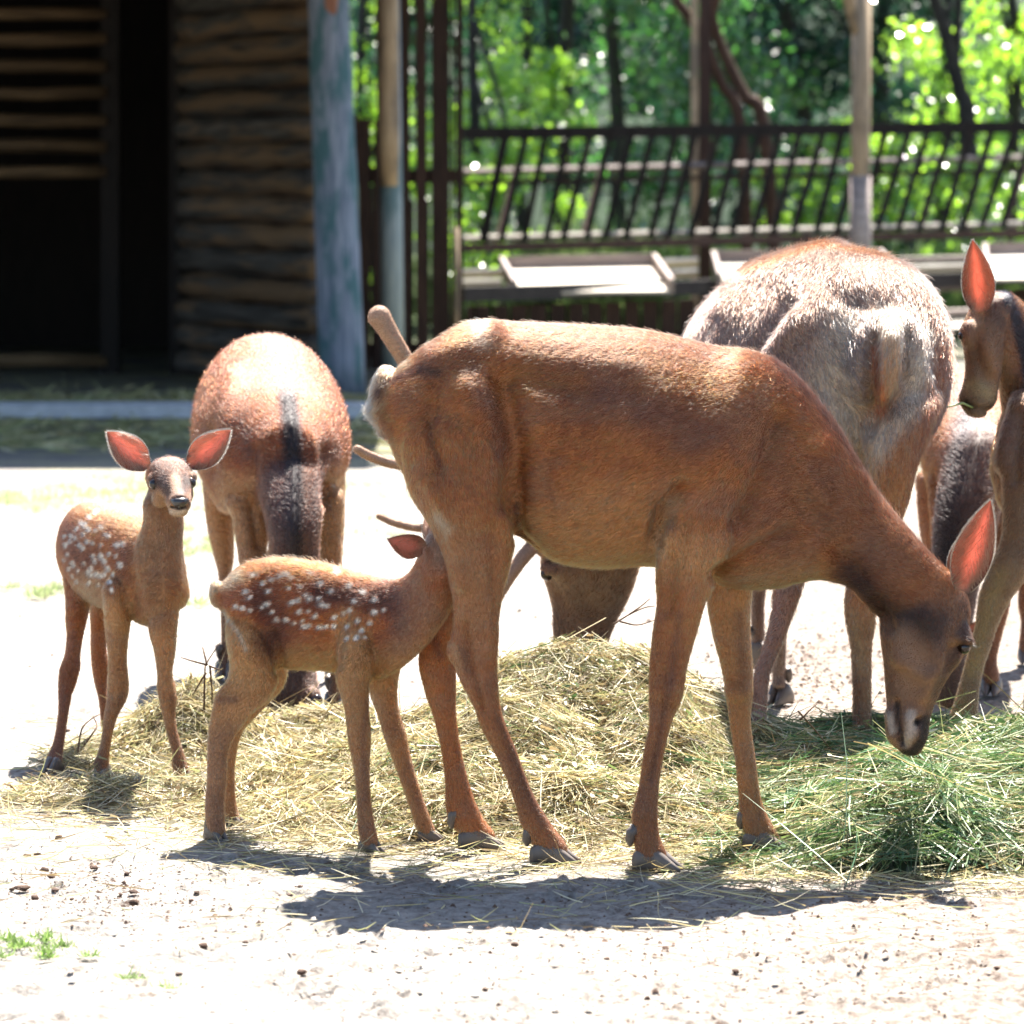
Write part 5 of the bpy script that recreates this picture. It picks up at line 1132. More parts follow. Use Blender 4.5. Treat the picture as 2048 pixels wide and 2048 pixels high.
    b.paint([(1490, 540), (1560, 515), (1640, 488), (1700, 498), (1800, 512)], 14, (0.36, 0.15, 0.06), 0.9); b.paint([(1400, 640), (1440, 740), (1520, 760)], 90, (0.16, 0.11, 0.095), 0.65, -9.4); b.paint([(1545, 650), (1560, 760), (1600, 820)], 60, (0.15, 0.105, 0.10), 0.6)
    b.paint([(1100, 1115), (1180, 1115), (1250, 1105)], 30, (0.12, 0.07, 0.045), 0.6); b.paint([(1160, 1190), (1180, 1230)], 26, (0.1, 0.06, 0.04), 0.4); b.paint([(1112, 1225), (1118, 1300)], 26, (0.1, 0.065, 0.05), 0.6)
    b.paint([(1512, 1440), (1500, 1480)], 30, (0.34, 0.26, 0.22), 0.7); b.paint([(1705, 1230), (1720, 1340)], 22, (0.4, 0.27, 0.15), 0.6)
    b.trim([(1780, 650), (1780, 800)], 40, 2.2); b.trim([(1690, 700), (1700, 850)], 80, 1.4); b.trim([(1100, 1150), (1200, 1250)], 110, 0.5)
    b.build(t, 0.0085, 15, belly=(0.42, 0.32, 0.22)); b.fur(220000, 0.0225, 0.26, 0.00085, jit=0.75, thin=0.3, tip=1.4, fall=0.8)
    ball('eye', P(1094, 1148, 9.828), 0.0165, 'eye_dark', t)
    ear(t, P(1200, 1062, 9.86), P(1290, 1010, 9.75), 0.1, (0, -1, 0.2), 0.7, outer=(0.15, 0.09, 0.06), hairs=200)
    hoof(t, P(1722, 1520, 9.15), (-0.3, 1, 0), 0.095, 0.045, 0.065, z0=0.0); hoof(t, P(1462, 1545, 8.95), (-0.8, -0.2, 0), 0.095, 0.05, 0.066, pitch=0.9, dewz=0.07)
    hoof(t, P(1512, 1292, 10.5), (-0.6, 0.5, 0), 0.085, 0.045, 0.06, pitch=0.7); hoof(t, P(1558, 1368, 10.4), (-0.4, -0.8, 0), 0.09, 0.045, 0.06, z0=0.0)
    # antlers in velvet
    V1, V2 = (0.34, 0.205, 0.13), (0.42, 0.27, 0.18)
    def antler(lines, seed):
        a = Beast(V1)
        for ln in lines:
            K = np.array(ln, float); c = np.array([P(x, y, d) for x, y, d, r in K]); T = nrm(np.gradient(c, axis=0)); r = K[:, 3] * K[:, 2] / FPX
            N, B = [], []
            for i in range(len(c)):
                bb = nrm(np.array([0, 1.0, 0]) - T[i] * T[i][1]); N.append(np.cross(T[i], bb) * r[i]); B.append(bb * r[i])
            a.ring_tube(c, np.array(N), np.array(B), col=(V1, V2), cap=0.9, per=5)
        a.build(t, 0.005, 5, name='antler', mottle=0.1); a.fur(26000, 0.006, 0.75, 0.0006, jit=0.15, thin=0.6)
    antler([[(1092, 1095, 9.83, 22), (1060, 1060, 9.78, 19), (1000, 1000, 9.7, 18), (920, 900, 9.62, 18), (850, 785, 9.56, 18), (812, 722, 9.54, 17), (778, 665, 9.53, 19), (758, 632, 9.53, 23)],
            [(935, 915, 9.62, 15), (860, 932, 9.55, 11), (789, 928, 9.5, 10), (740, 912, 9.48, 10), (714, 898, 9.47, 9)],
            [(1078, 1082, 9.8, 15), (1050, 1110, 9.76, 14), (1014, 1160, 9.72, 13), (985, 1215, 9.7, 11), (975, 1260, 9.7, 9)]], 1)
    antler([[(1105, 1085, 9.98, 20), (1060, 1060, 10.05, 18), (1000, 1010, 10.1, 17), (930, 920, 10.16, 17), (905, 840, 10.2, 17), (900, 770, 10.24, 18)],
            [(1015, 1030, 10.09, 14), (930, 1054, 10.08, 10), (850, 1057, 10.06, 8.5), (793, 1047, 10.05, 7.5), (757, 1032, 10.05, 6)]], 2)
make_stag()

def make_right_deer():
    t = tag(empty('deer', P(2130, ground_row(9.8), 9.8)), 'deer cut by the right edge with raised upright ear and grass in its mouth', 'deer', 'red deer feeding in the yard')
    R = (0.36, 0.15, 0.06); b = Beast(R)
    b.outline([((1944, 612), (2025, 600), 9.76, 50), ((1926, 652), (2010, 662), 9.75, 56), ((1926, 692), (2004, 718), 9.74, 53), ((1931, 732), (1999, 752), 9.73, 46), ((1926, 770), (1996, 784), 9.72, 42), ((1916, 800), (1991, 806), 9.71, 38), ((1928, 822), (1974, 828), 9.7, 29)], flow=-1, col=((0.19, 0.095, 0.055), (0.2, 0.13, 0.07)), cap=0.5)
    b.blob(1944, 668, 9.705, 26, 32, 24, col=(0.2, 0.1, 0.06)); b.blob(1944, 668, 9.795, 26, 32, 24)
    b.outline([((1975, 585), (1980, 680), 9.78, 50), ((2020, 584), (1996, 752), 9.82, 58), ((2070, 630), (2008, 840), 9.86, 68), ((2125, 700), (2030, 950), 9.86, 90), ((2190, 730), (2080, 1040), 9.84, 110)], flow=-1, col=((0.14, 0.08, 0.055), R))
    b.outline([((2090, 760), (2030, 1040), 9.84, 105), ((2180, 730), (2120, 1110), 9.84, 150), ((2300, 720), (2290, 1130), 9.84, 185), ((2450, 715), (2450, 1140), 9.84, 190), ((2600, 700), (2600, 1110), 9.84, 178), ((2720, 690), (2730, 1040), 9.84, 140), ((2790, 740), (2800, 900), 9.84, 70)], flow=1, n=28)
    b.outline([((2150, 800), (2030, 812), 9.72, 60), ((2140, 900), (2004, 905), 9.69, 62), ((2110, 1000), (2005, 1000), 9.67, 56), ((2085, 1080), (2004, 1070), 9.66, 46), ((2052, 1155), (1985, 1123), 9.65, 38), ((2022, 1198), (1959, 1188), 9.65, 31), ((1994, 1255), (1951, 1248), 9.65, 27), ((1983, 1290), (1942, 1282), 9.65, 25), ((1967, 1335), (1929, 1332), 9.65, 24), ((1957, 1390), (1910, 1400), 9.65, 26), ((1955, 1440), (1896, 1440), 9.65, 29), ((1952, 1462), (1893, 1462), 9.65, 29)], col=((0.2, 0.11, 0.068), (0.32, 0.19, 0.085)))
    b.outline([((2180, 1000), (2080, 1000), 10.0, 56), ((2150, 1120), (2080, 1120), 10.0, 42), ((2110, 1230), (2055, 1230), 10.0, 30), ((2085, 1340), (2052, 1340), 10.0, 24), ((2086, 1425), (2046, 1425), 10.0, 28)], col=(R, (0.2, 0.11, 0.06)))
    for dd in (9.7, 9.98):
        b.outline([((2760, 850), (2580, 880), dd, 95), ((2740, 1010), (2610, 1010), dd, 70), ((2720, 1150), (2640, 1130), dd, 42), ((2740, 1240), (2690, 1220), dd, 30), ((2720, 1340), (2686, 1340), dd, 24), ((2712, 1432), (2672, 1432), dd, 28)], col=(R, (0.18, 0.09, 0.05)))
    b.sculpt([(2046, 760), (2024, 840), (2004, 930)], 14, 0.012, 9.78); b.sculpt([(2040, 830), (2030, 960)], 12, -0.008, 9.78); b.sculpt([(1950, 640), (1955, 720), (1975, 760)], 12, -0.006, 9.75); b.sculpt([(1968, 690), (1982, 740)], 14, 0.006, 9.75); b.sculpt([(1934, 812), (1975, 822)], 4, -0.006, 9.76)
    b.paint([(2010, 585), (2035, 640), (2052, 710), (2070, 800)], 22, (0.022, 0.022, 0.03), 1.0, hard=1.4); b.paint([(1985, 600), (2005, 650)], 26, (0.07, 0.045, 0.04), 0.7)
    b.paint([(1955, 620), (1958, 650)], 16, (0.33, 0.2, 0.11), 0.8, 9.8); b.paint([(1940, 770), (1965, 780), (1985, 785)], 26, (0.33, 0.23, 0.11), 0.9); b.paint([(1932, 806), (1942, 812)], 11, (0.03, 0.02, 0.015), 0.95, hard=1.6); b.paint([(1955, 818), (1985, 812)], 7, (0.05, 0.03, 0.02), 0.8)
    b.paint([(1960, 670), (1985, 720), (2000, 780)], 30, (0.26, 0.12, 0.055), 0.6); b.paint([(2010, 850), (2010, 960)], 40, (0.18, 0.1, 0.07), 0.6); b.paint([(2000, 1150), (1965, 1250), (1945, 1340)], 30, (0.38, 0.24, 0.1), 0.7)
    b.trim([(1950, 680), (1955, 810)], 60, 0.5)
    b.build(t, 0.008, 8, belly=(0.4, 0.24, 0.13)); b.fur(200000, 0.0135, 0.24, 0.00074, tip=2.5)
    ear(t, P(1958, 625, 9.69), P(1945, 480, 9.64), 0.082, (0.12, -1, 0.05), 0.9, glow=0.32, edge=(0.24, 0.09, 0.06), inner=(0.4, 0.13, 0.08), outer=(0.14, 0.08, 0.05), hairs=1300, rim=(0.7, 0.55, 0.42)); ear(t, P(1995, 640, 9.84), P(2066, 668, 9.98), 0.08, (-0.1, 1, 0.05), 0.8, outer=(0.14, 0.08, 0.05), hairs=200)
    ball('eye', P(1924, 672, 9.70), 0.0105, 'eye_dark', t); ball('eye', P(1930, 668, 9.805), 0.0125, 'eye_dark', t)
    for x, y, d in ((1924, 1455, 9.65), (2066, 1425, 10.0), (2692, 1432, 9.7), (2692, 1432, 9.98)): hoof(t, P(x, y, d), (-0.6, -0.8, 0) if x < 2000 else (-1, 0, 0), 0.09, 0.045, 0.065, z0=0.0)
    G = Geo()
    G.tube([P(1952, 818, 9.68), P(1925, 806, 9.66), P(1893, 815, 9.65), P(1870, 826, 9.65), P(1862, 848, 9.65)], [0.0028, 0.003, 0.0028, 0.0024, 0.0015], n=6)
    for q in ((1890, 815, 1884, 832), (1874, 824, 1858, 836), (1882, 820, 1876, 806)): G.tube([P(q[0], q[1], 9.65), P(q[2], q[3], 9.65)], [0.002, 0.0008], n=5)
    o = G.build('grass_stem', GRASS_STEM, None, smooth=True); tag(o, 'green grass stem sticking out of the mouth of the right deer', 'grass stem')
m, nt, out, N, L = nodes_of('grass_stem_green')
_b = N('ShaderNodeBsdfPrincipled'); _n = N('ShaderNodeTexNoise'); _r = N('ShaderNodeValToRGB'); _r.color_ramp.elements[0].color = (0.16, 0.22, 0.06, 1); _r.color_ramp.elements[1].color = (0.32, 0.36, 0.14, 1)
L(_n.outputs['Fac'], _r.inputs[0]); L(_r.outputs[0], _b.inputs['Base Color']); L(_b.outputs[0], out.inputs[0]); GRASS_STEM = m
make_right_deer()

def make_rear_right_deer():
    t = tag(empty('deer', P(1960, ground_row(10.8), 10.8)), 'deer with dark grey neck stripe standing behind the doe head and right of the stag', 'deer', 'red deer feeding in the yard')
    R = (0.30, 0.11, 0.038); b = Beast(R); lat = (1, 0, 0)
    b.axis([(1958, 800, 11.62, 56, 60), (1956, 842, 11.42, 100, 88), (1950, 880, 11.12, 130, 104), (1948, 900, 10.85, 122, 105), (1946, 912, 10.66, 100, 98), (1946, 930, 10.52, 78, 72)], lat, flow=-1, n=26)
    b.outline([((2015, 880), (1892, 880), 10.52, 84), ((2008, 980), (1876, 980), 10.42, 74), ((1990, 1060), (1867, 1060), 10.36, 66), ((1968, 1120), (1865, 1120), 10.33, 60), ((1952, 1200), (1866, 1200), 10.3, 56), ((1940, 1270), (1862, 1270), 10.28, 58), ((1932, 1340), (1862, 1340), 10.26, 50), ((1920, 1400), (1872, 1400), 10.25, 38)], flow=-1, col=((0.12, 0.08, 0.065), (0.08, 0.05, 0.04)))
    for x0, x1, x2, d in ((2020, 2004, 1982, 10.6), (1890, 1884, 1884, 10.6), (2035, 2052, 2055, 11.3), (1868, 1872, 1876, 11.3)):
        gy = ground_row(d)
        b.outline([((x0 + 36, 960), (x0 - 36, 960), d, 46), ((x0 + 28, 1060), (x0 - 28, 1060), d, 34), ((x1 + 17, 1160), (x1 - 17, 1160), d, 20), ((x1 + 16, 1210), (x1 - 16, 1210), d, 18), ((x2 + 13, gy - 80), (x2 - 13, gy - 80), d, 15), ((x2 + 18, gy - 30), (x2 - 18, gy - 30), d, 20)], col=(R, (0.2, 0.1, 0.06)))
        hoof(t, P(x2, gy - 34, d), (-0.2, -1, 0), 0.085, 0.042, 0.058, z0=0.0, dew=False)
    b.paint([(1935, 790), (1930, 880), (1915, 980), (1895, 1110), (1890, 1250)], 46, (0.035, 0.03, 0.036), 0.95); b.paint([(1960, 900), (1940, 1040)], 60, (0.1, 0.07, 0.06), 0.7, 10.7); b.paint([(1985, 1000), (1970, 1080)], 30, (0.28, 0.17, 0.09), 0.6, 10.6)
    b.paint([(1870, 860), (1860, 960)], 40, (0.3, 0.13, 0.05), 0.7)
    b.build(t, 0.009, 8, belly=(0.4, 0.24, 0.13)); b.fur(100000, 0.016, 0.30, 0.0009, tip=1.4, fall=1.0)
    ear(t, P(1880, 1265, 10.24), P(1850, 1240, 10.2), 0.07, (0, -0.4, -1), 0.75, outer=(0.07, 0.045, 0.035), hairs=200); ear(t, P(1930, 1265, 10.24), P(1960, 1240, 10.2), 0.07, (0, -0.4, -1), 0.75, outer=(0.07, 0.045, 0.035), hairs=200)
    ball('eye', P(1866, 1305, 10.22), 0.017, 'eye_dark', t)
make_rear_right_deer()

# ------------------------------------------------------------------ hay, cut grass, weeds, clods, twigs
def strand_mat(name, c1, c2, trans=0.35):
    m, nt, out, N, L = nodes_of(name)
    at = N('ShaderNodeAttribute'); at.attribute_name = 'coat'
    df = N('ShaderNodeBsdfPrincipled'); df.inputs['Roughness'].default_value = 0.5; df.inputs['Specular IOR Level'].default_value = 0.4
    L(at.outputs['Color'], df.inputs['Base Color'])
    tr = N('ShaderNodeBsdfTranslucent'); L(at.outputs['Color'], tr.inputs[0])
    mx = N('ShaderNodeMixShader'); mx.inputs[0].default_value = trans; L(df.outputs[0], mx.inputs[1]); L(tr.outputs[0], mx.inputs[2]); L(mx.outputs[0], out.inputs[0]); return m
HAY_M = strand_mat('hay_strands', 0, 0, 0.3)
def ribbons(root, dirs, length, width, col, g, bend=0.5, seg=3, flatbend=1.0):
    n = len(root); side = nrm(np.cross(dirs, g.normal(size=(n, 3)))); bd = (nrm(np.cross(dirs, side) + g.normal(0, .5, (n, 3))) * np.array([1, 1, flatbend])) * (g.normal(0, bend, n) * length)[:, None]
    V = []
    for t in np.linspace(0, 1, seg + 1):
        c = root + dirs * (length * t)[:, None] + bd * (t * t)
        c[:, 2] = np.maximum(c[:, 2], 0.002)
        w = side * (width * (0.5 if t < 0.99 else 0.15))[:, None]; V += [c - w, c + w]
    V = np.stack(V, 1); k = 2 * (seg + 1); o = (np.arange(n) * k)[:, None]
    F = np.concatenate([np.stack([o[:, 0] + 2 * i, o[:, 0] + 2 * i + 1, o[:, 0] + 2 * i + 3, o[:, 0] + 2 * i + 2], 1) for i in range(seg)])
    return V.reshape(-1, 3), F, np.repeat(col, k, axis=0)

BUMPS = [(1150, 9.12, .225, .38, .26), (1010, 8.85, .16, .22, .24), (1290, 8.95, .17, .2, .25), (850, 8.72, .10, .22, .2), (980, 8.45, .08, .28, .14), (1250, 8.42, .07, .26, .14),
         (400, 9.42, .13, .17, .14), (560, 9.40, .03, .2, .14), (330, 9.36, .07, .12, .08), (150, 9.12, .022, .12, .09), (170, 8.80, .022, .14, .10), (640, 8.95, .06, .26, .16), (480, 8.82, .04, .24, .1),
         (1500, 8.85, .06, .22, .30), (1640, 8.75, .08, .25, .32), (1850, 8.45, .10, .26, .34), (2060, 8.40, .10, .26, .34), (1835, 8.16, .10, .22, .22), (1822, 8.04, .105, .22, .16), (2050, 8.15, .09, .26, .24), (640, 9.6, .06, .2, .12), (1760, 9.2, .075, .4, .25), (1560, 9.15, .075, .18, .2), (2000, 9.1, .10, .28, .22), (2150, 8.6, .1, .3, .4)]
def Hf(x, y):
    h = np.zeros_like(x)
    for px, d, hh, sx, sy in BUMPS:
        h = np.maximum(h, hh * np.exp(-((x - X_(px, d)) / sx) ** 2 - ((y - d) / sy) ** 2)) + 0.12 * hh * np.exp(-((x - X_(px, d)) / (sx * 1.5)) ** 2 - ((y - d) / (sy * 1.5)) ** 2)
    return h
STRAW = np.array([(0.54, 0.45, 0.23), (0.46, 0.35, 0.16), (0.42, 0.38, 0.19), (0.62, 0.55, 0.37), (0.25, 0.18, 0.09), (0.33, 0.34, 0.15), (0.16, 0.11, 0.06), (0.58, 0.52, 0.36)])
GREENS = np.array([(0.075, 0.15, 0.045), (0.10, 0.185, 0.055), (0.16, 0.22, 0.07), (0.05, 0.11, 0.05), (0.24, 0.27, 0.11), (0.08, 0.18, 0.08), (0.40, 0.38, 0.20)])
HOOFS = [(1535, 8.11), (958, 8.14), (1105, 7.96), (1310, 7.88), (203, 9.13), (366, 9.0), (104, 9.18), (435, 8.24), (742, 8.09), (860, 8.23)]
def heap(name, lab, px0, px1, n, seed, long_=(0.03, 0.13), wid=0.0023, flat=0.22, up=0.02):
    g = np.random.default_rng(seed); out = []
    X0, X1 = X_(px0, 8.8), X_(px1, 8.8)
    xs = np.empty(0); ys = np.empty(0)
    while len(xs) < n:
        x = g.uniform(X0, X1, n); y = g.uniform(7.85, 9.95, n); h = Hf(x, y)
        free = np.ones(n, bool)
        for hx, hd in HOOFS: free &= ((x - X_(hx, hd)) / .085) ** 2 + ((y - hd + .07) / .12) ** 2 > 1
        keep = free & (g.random(n) < np.clip(h / 0.045, 0, 1) * (0.45 + 0.55 * np.clip((y - 7.9) / .4, 0, 1))); xs = np.concatenate([xs, x[keep]]); ys = np.concatenate([ys, y[keep]])
    xs, ys = xs[:n], ys[:n]; h = Hf(xs, ys)
    lay = g.random(n) ** 0.6
    z = h * (0.55 + 0.55 * lay) + g.uniform(0.0, 0.012, n)
    fld = np.array([noise.noise(Vector((a_ * 5.0, b_ * 5.0, seed))) for a_, b_ in zip(xs, ys)]); gap = np.array([noise.noise(Vector((a_ * 11.0, b_ * 11.0, seed + 7))) for a_, b_ in zip(xs, ys)])
    z = z + 0.045 * gap * np.clip(h / .05, 0, 1)
    ang = np.where(g.random(n) < 0.7, fld * 7.0 + g.normal(0, .45, n), g.uniform(0, 2 * np.pi, n)); el = g.normal(0.02, flat, n); el = np.where(g.random(n) < up, g.uniform(.3, 1.0, n), el)
    # strands lie along the slope
    e = 0.02; gx = (Hf(xs + e, ys) - Hf(xs - e, ys)) / (2 * e); gy = (Hf(xs, ys + e) - Hf(xs, ys - e)) / (2 * e)
    dx_, dy_ = np.cos(ang), np.sin(ang); dz = np.tan(np.clip(el, -1.2, 1.3)) + gx * dx_ + gy * dy_
    dirs = nrm(np.stack([dx_, dy_, dz], 1)); Ln = g.uniform(*long_, n) * np.where(g.random(n) < .06, 2.2, 1.0)
    root = np.stack([xs, ys, z], 1) - dirs * (Ln * 0.5)[:, None]; root[:, 2] = np.maximum(root[:, 2], 0.002)
    ppx = 1024 + FPX * xs / ys
    gf = np.clip((ppx - 1390) / 230 + 1.2 * fld + g.normal(0, .3, n) - (ys - 8.5) * 0.9, 0, 1); gf = np.where((ppx > 700) & (ppx < 1390) & (g.random(n) < 0.10), 1, gf)
    C = np.where((g.random(n) < gf * np.clip(.75 + .7 * fld, .3, 1))[:, None], GREENS[g.choice(len(GREENS), n, p=[.16, .18, .24, .10, .16, .10, .06])], STRAW[g.integers(0, len(STRAW), n)]) * (g.uniform(.6, 1.3, n) * (1 + .5 * gap))[:, None] * 0.82  # hollows get darker strands: shade of the gaps put into the colour
    leaf = g.random(n) < 0.20; Ln = np.where(leaf, g.uniform(.010, .028, n), Ln); W = np.where(leaf, g.uniform(.004, .008, n), g.uniform(.4, 1.15, n) * wid)
    V, F, CC = ribbons(root, dirs, Ln, W, C, g, 0.34, flatbend=0.3)
    # mound under the strands, darkened to stand for shade in the gaps
    mx, my = np.meshgrid(np.linspace(X0 - .05, X1 + .05, 90), np.linspace(7.7, 10.1, 70)); hz = Hf(mx, my); mz = hz * 0.70 - 0.022 + g.normal(0, .008, mx.shape) * (hz > .02)
    a = (np.arange(69)[:, None] * 90 + np.arange(89)[None]).ravel(); MF = np.stack([a, a + 1, a + 91, a + 90], 1); MV = np.stack([mx.ravel(), my.ravel(), mz.ravel()], 1)
    MF = MF[(MV[MF][:, :, 2] > -0.02).any(1)]
    mg = np.clip((1024 + FPX * MV[:, 0] / MV[:, 1] - 1390) / 130, 0, 1)[:, None]; MC = (np.array([.10, .075, .04]) * (1 - mg) + np.array([.03, .045, .02]) * mg) * g.uniform(.6, 1.2, (len(MV), 1))
    o = mesh_np(name, np.concatenate([V, MV]), np.concatenate([F, MF + len(V)]), HAY_M, None, None, False, col=np.concatenate([CC, MC]))
    return tag(o, lab, None, None, 'stuff')
heap('hay', 'low heap of dry hay under the two fawns', 20, 760, 44000, 21)
heap('hay', 'tall heap of dry yellow hay behind the doe legs', 700, 1420, 70000, 22)
heap('cut_grass', 'thick spread of fresh green cut grass under the doe head', 1400, 2260, 70000, 23, (0.04, 0.20), 0.0026, 0.12, 0.006)

def litter(name, lab, n, seed, area, mats, ln, wd, zmax=0.006):
    g = np.random.default_rng(seed); xs = np.empty(0); ys = np.empty(0)
    for (px, d, sx, sy, w) in area:
        k = int(n * w); xs = np.concatenate([xs, X_(px, d) + g.normal(0, sx, k)]); ys = np.concatenate([ys, d + g.normal(0, sy, k)])
    k = len(xs); ang = g.uniform(0, 2 * np.pi, k); dirs = nrm(np.stack([np.cos(ang), np.sin(ang), g.normal(0.02, .06, k)], 1)); C = mats[g.integers(0, len(mats), k)] * g.uniform(.7, 1.2, k)[:, None]
    V, F, CC = ribbons(np.stack([xs, ys, g.uniform(0.002, zmax, k)], 1), dirs, g.uniform(*ln, k), g.uniform(.6, 1.2, k) * wd, C, g, .25)
    return tag(mesh_np(name, V, F, HAY_M, None, None, False, col=CC), lab, None, None, 'stuff')
litter('straw_litter', 'loose straws scattered in front of the hay', 5200, 31, [(900, 8.2, .55, .16, .3), (300, 8.7, .35, .16, .25), (1450, 7.95, .45, .12, .2), (1800, 7.75, .3, .12, .1), (1000, 7.6, .8, .3, .1), (500, 9.9, .7, .5, .05)], STRAW, (.03, .14), .0020)
litter('straw_litter', 'trampled straw in the shade in front of the shed', 2600, 32, [(150, 24.6, 1.3, .5, .55), (100, 21.2, 1.6, .5, .35), (250, 22.3, 1.2, .4, .1)], np.array([(.30, .29, .13), (.24, .25, .11), (.34, .30, .16)]), (.08, .3), .014, .03)

GRASS_M = strand_mat('grass_blades', 0, 0, 0.4)
def grass(lab, n, seed, area, ln=(.015, .05), wd=.0022, name='grass', cols=np.array([(.16, .26, .06), (.24, .33, .10), (.12, .2, .05)])):
    g = np.random.default_rng(seed); xs = np.empty(0); ys = np.empty(0)
    for (px, d, sx, sy, w) in area:
        k = int(n * w); c = max(3, k // 60); cx = X_(px, d) + g.normal(0, sx, c); cyy = d + g.normal(0, sy, c); q = g.integers(0, c, k)
        xs = np.concatenate([xs, cx[q] + g.normal(0, sx * .16, k)]); ys = np.concatenate([ys, cyy[q] + g.normal(0, sy * .16, k)])
    k = len(xs); ang = g.uniform(0, 2 * np.pi, k); el = g.uniform(.4, 1.4, k); dirs = np.stack([np.cos(ang) * np.cos(el), np.sin(ang) * np.cos(el), np.sin(el)], 1)
    V, F, CC = ribbons(np.stack([xs, ys, np.full(k, -.004)], 1), dirs, g.uniform(*ln, k), np.full(k, wd) * g.uniform(.6, 1.3, k), cols[g.integers(0, len(cols), k)] * g.uniform(.7, 1.3, k)[:, None], g, .35)
    return tag(mesh_np(name, V, F, GRASS_M, None, None, False, col=CC), lab, None, None, 'stuff')
grass('thin short grass patches on the sunlit yard', 6500, 41, [(90, 17.2, .38, .45, .34), (300, 17.6, .4, .5, .22), (500, 17, .3, .5, .06), (400, 15.0, .10, .3, .10), (60, 13.2, .14, .12, .08), (720, 17, .3, .5, .06), (330, 13.0, .1, .2, .04), (720, 14.5, .3, .6, .06)], (.015, .05), .0034, 'grass', np.array([(.30, .36, .16), (.36, .38, .2), (.24, .32, .12)]))
grass('small weeds in the lower left corner', 1100, 42, [(40, 7.13, .05, .05, .5), (110, 7.02, .05, .04, .35), (240, 6.75, .07, .03, .08), (1560, 7.93, .12, .06, .07)], (.008, .028), .0022)
grass('tall bright weeds behind the feed trays', 9000, 43, [(1130, 37, .5, .25, .5), (1330, 37, .35, .25, .3), (1750, 36, .9, .3, .2)], (.35, .95), .03, 'tall_grass')

# clods and crumbs
CLOD = wood_mat('soil_clod_brown', (0.035, 0.02, 0.014), (0.10, 0.06, 0.042), scale=(30, 30, 30), rough=0.9)
def clod_mesh(g, r):
    V, T = [], []; m, n = 5, 8
    for i in range(1, m):
        for j in range(n):
            ph, t = math.pi * i / m, 2 * math.pi * (j + .5 * (i % 2)) / n; q = r * g.uniform(.68, 1.22); V.append((q * math.sin(ph) * math.cos(t), q * math.sin(ph) * math.sin(t), q * .62 * math.cos(ph)))
    F = [[i * n + j, (i + 1) * n + j, (i + 1) * n + (j + 1) % n, i * n + (j + 1) % n] for i in range(m - 2) for j in range(n)]
    V += [(0, 0, r * .6), (0, 0, -r * .5)]; k = (m - 1) * n; T = [[k, j, (j + 1) % n] for j in range(n)] + [[k + 1, k - n + (j + 1) % n, k - n + j] for j in range(n)]
    return np.array(V), np.array(F), np.array(T)
g = np.random.default_rng(61); protos = []
for k in range(7):
    V, F, T = clod_mesh(g, 1.0); o = mesh_np('soil_clod', V, [F, T], CLOD, None, None, True); protos.append(o.data); bpy.data.objects.remove(o)
for px, py, r in [(118, 1674, 9), (75, 1706, 6), (55, 1710, 7), (88, 1740, 11), (103, 1752, 10), (188, 1734, 10), (253, 1745, 6), (190, 1752, 5), (45, 1776, 13), (110, 1780, 10), (70, 1794, 9), (24, 1776, 6), (143, 1796, 6), (267, 1782, 9), (268, 1803, 9), (240, 1788, 6), (215, 1824, 7), (141, 1818, 6), (393, 1783, 7), (383, 1798, 5), (600, 1772, 6), (580, 1788, 7), (516, 1845, 5),
                  (406, 1889, 8), (490, 1882, 7), (604, 1943, 10), (498, 1958, 6), (358, 1945, 6), (641, 1995, 6), (700, 1963, 5), (134, 1460, 7), (84, 1550, 5), (1029, 1887, 9), (1213, 1915, 6), (1330, 1893, 6), (1671, 1924, 7), (1806, 1829, 7), (1994, 1933, 7), (1472, 1940, 8), (1521, 1853, 5), (1540, 1991, 6), (1295, 1995, 8), (1966, 2037, 8), (1698, 1927, 4), (970, 1975, 6), (1620, 1905, 6), (1880, 1905, 5), (900, 1907, 5)]:
    d = FPX * HC / (py - YH); s_ = r * d / FPX * 1.05
    o = bpy.data.objects.new('soil_clod', random.choice(protos)); o.location = (X_(px, d), d, s_ * .3 - .004); o.scale = (s_ * random.uniform(.9, 1.35), s_ * random.uniform(.8, 1.1), s_ * random.uniform(.7, 1.1)); o.rotation_euler = (0, 0, random.uniform(0, 6)); COL.objects.link(o)
    place = ('lying near the left edge beside the standing fawn hooves' if py < 1600 else 'in the cluster at the left below the standing fawn shadow' if px < 300 else 'on the sunlit strip left of the doe shadow tip' if px < 620 and py < 1860 else
             'on the white ground at the lower left, below the suckling fawn' if px < 720 else 'on the sunlit ground just below the doe shadow' if py < 1900 and px < 1560 else 'at the bottom of the frame below the doe belly' if px < 1100 else 'on the textured ground at the lower right' if px > 1450 else 'on the sunlit ground below the doe fore hooves')
    tag(o, 'dark brown clod ' + place, 'clod', 'dark clods ' + place)
Vs, Fs, off = [], [], 0; n_c = 5200
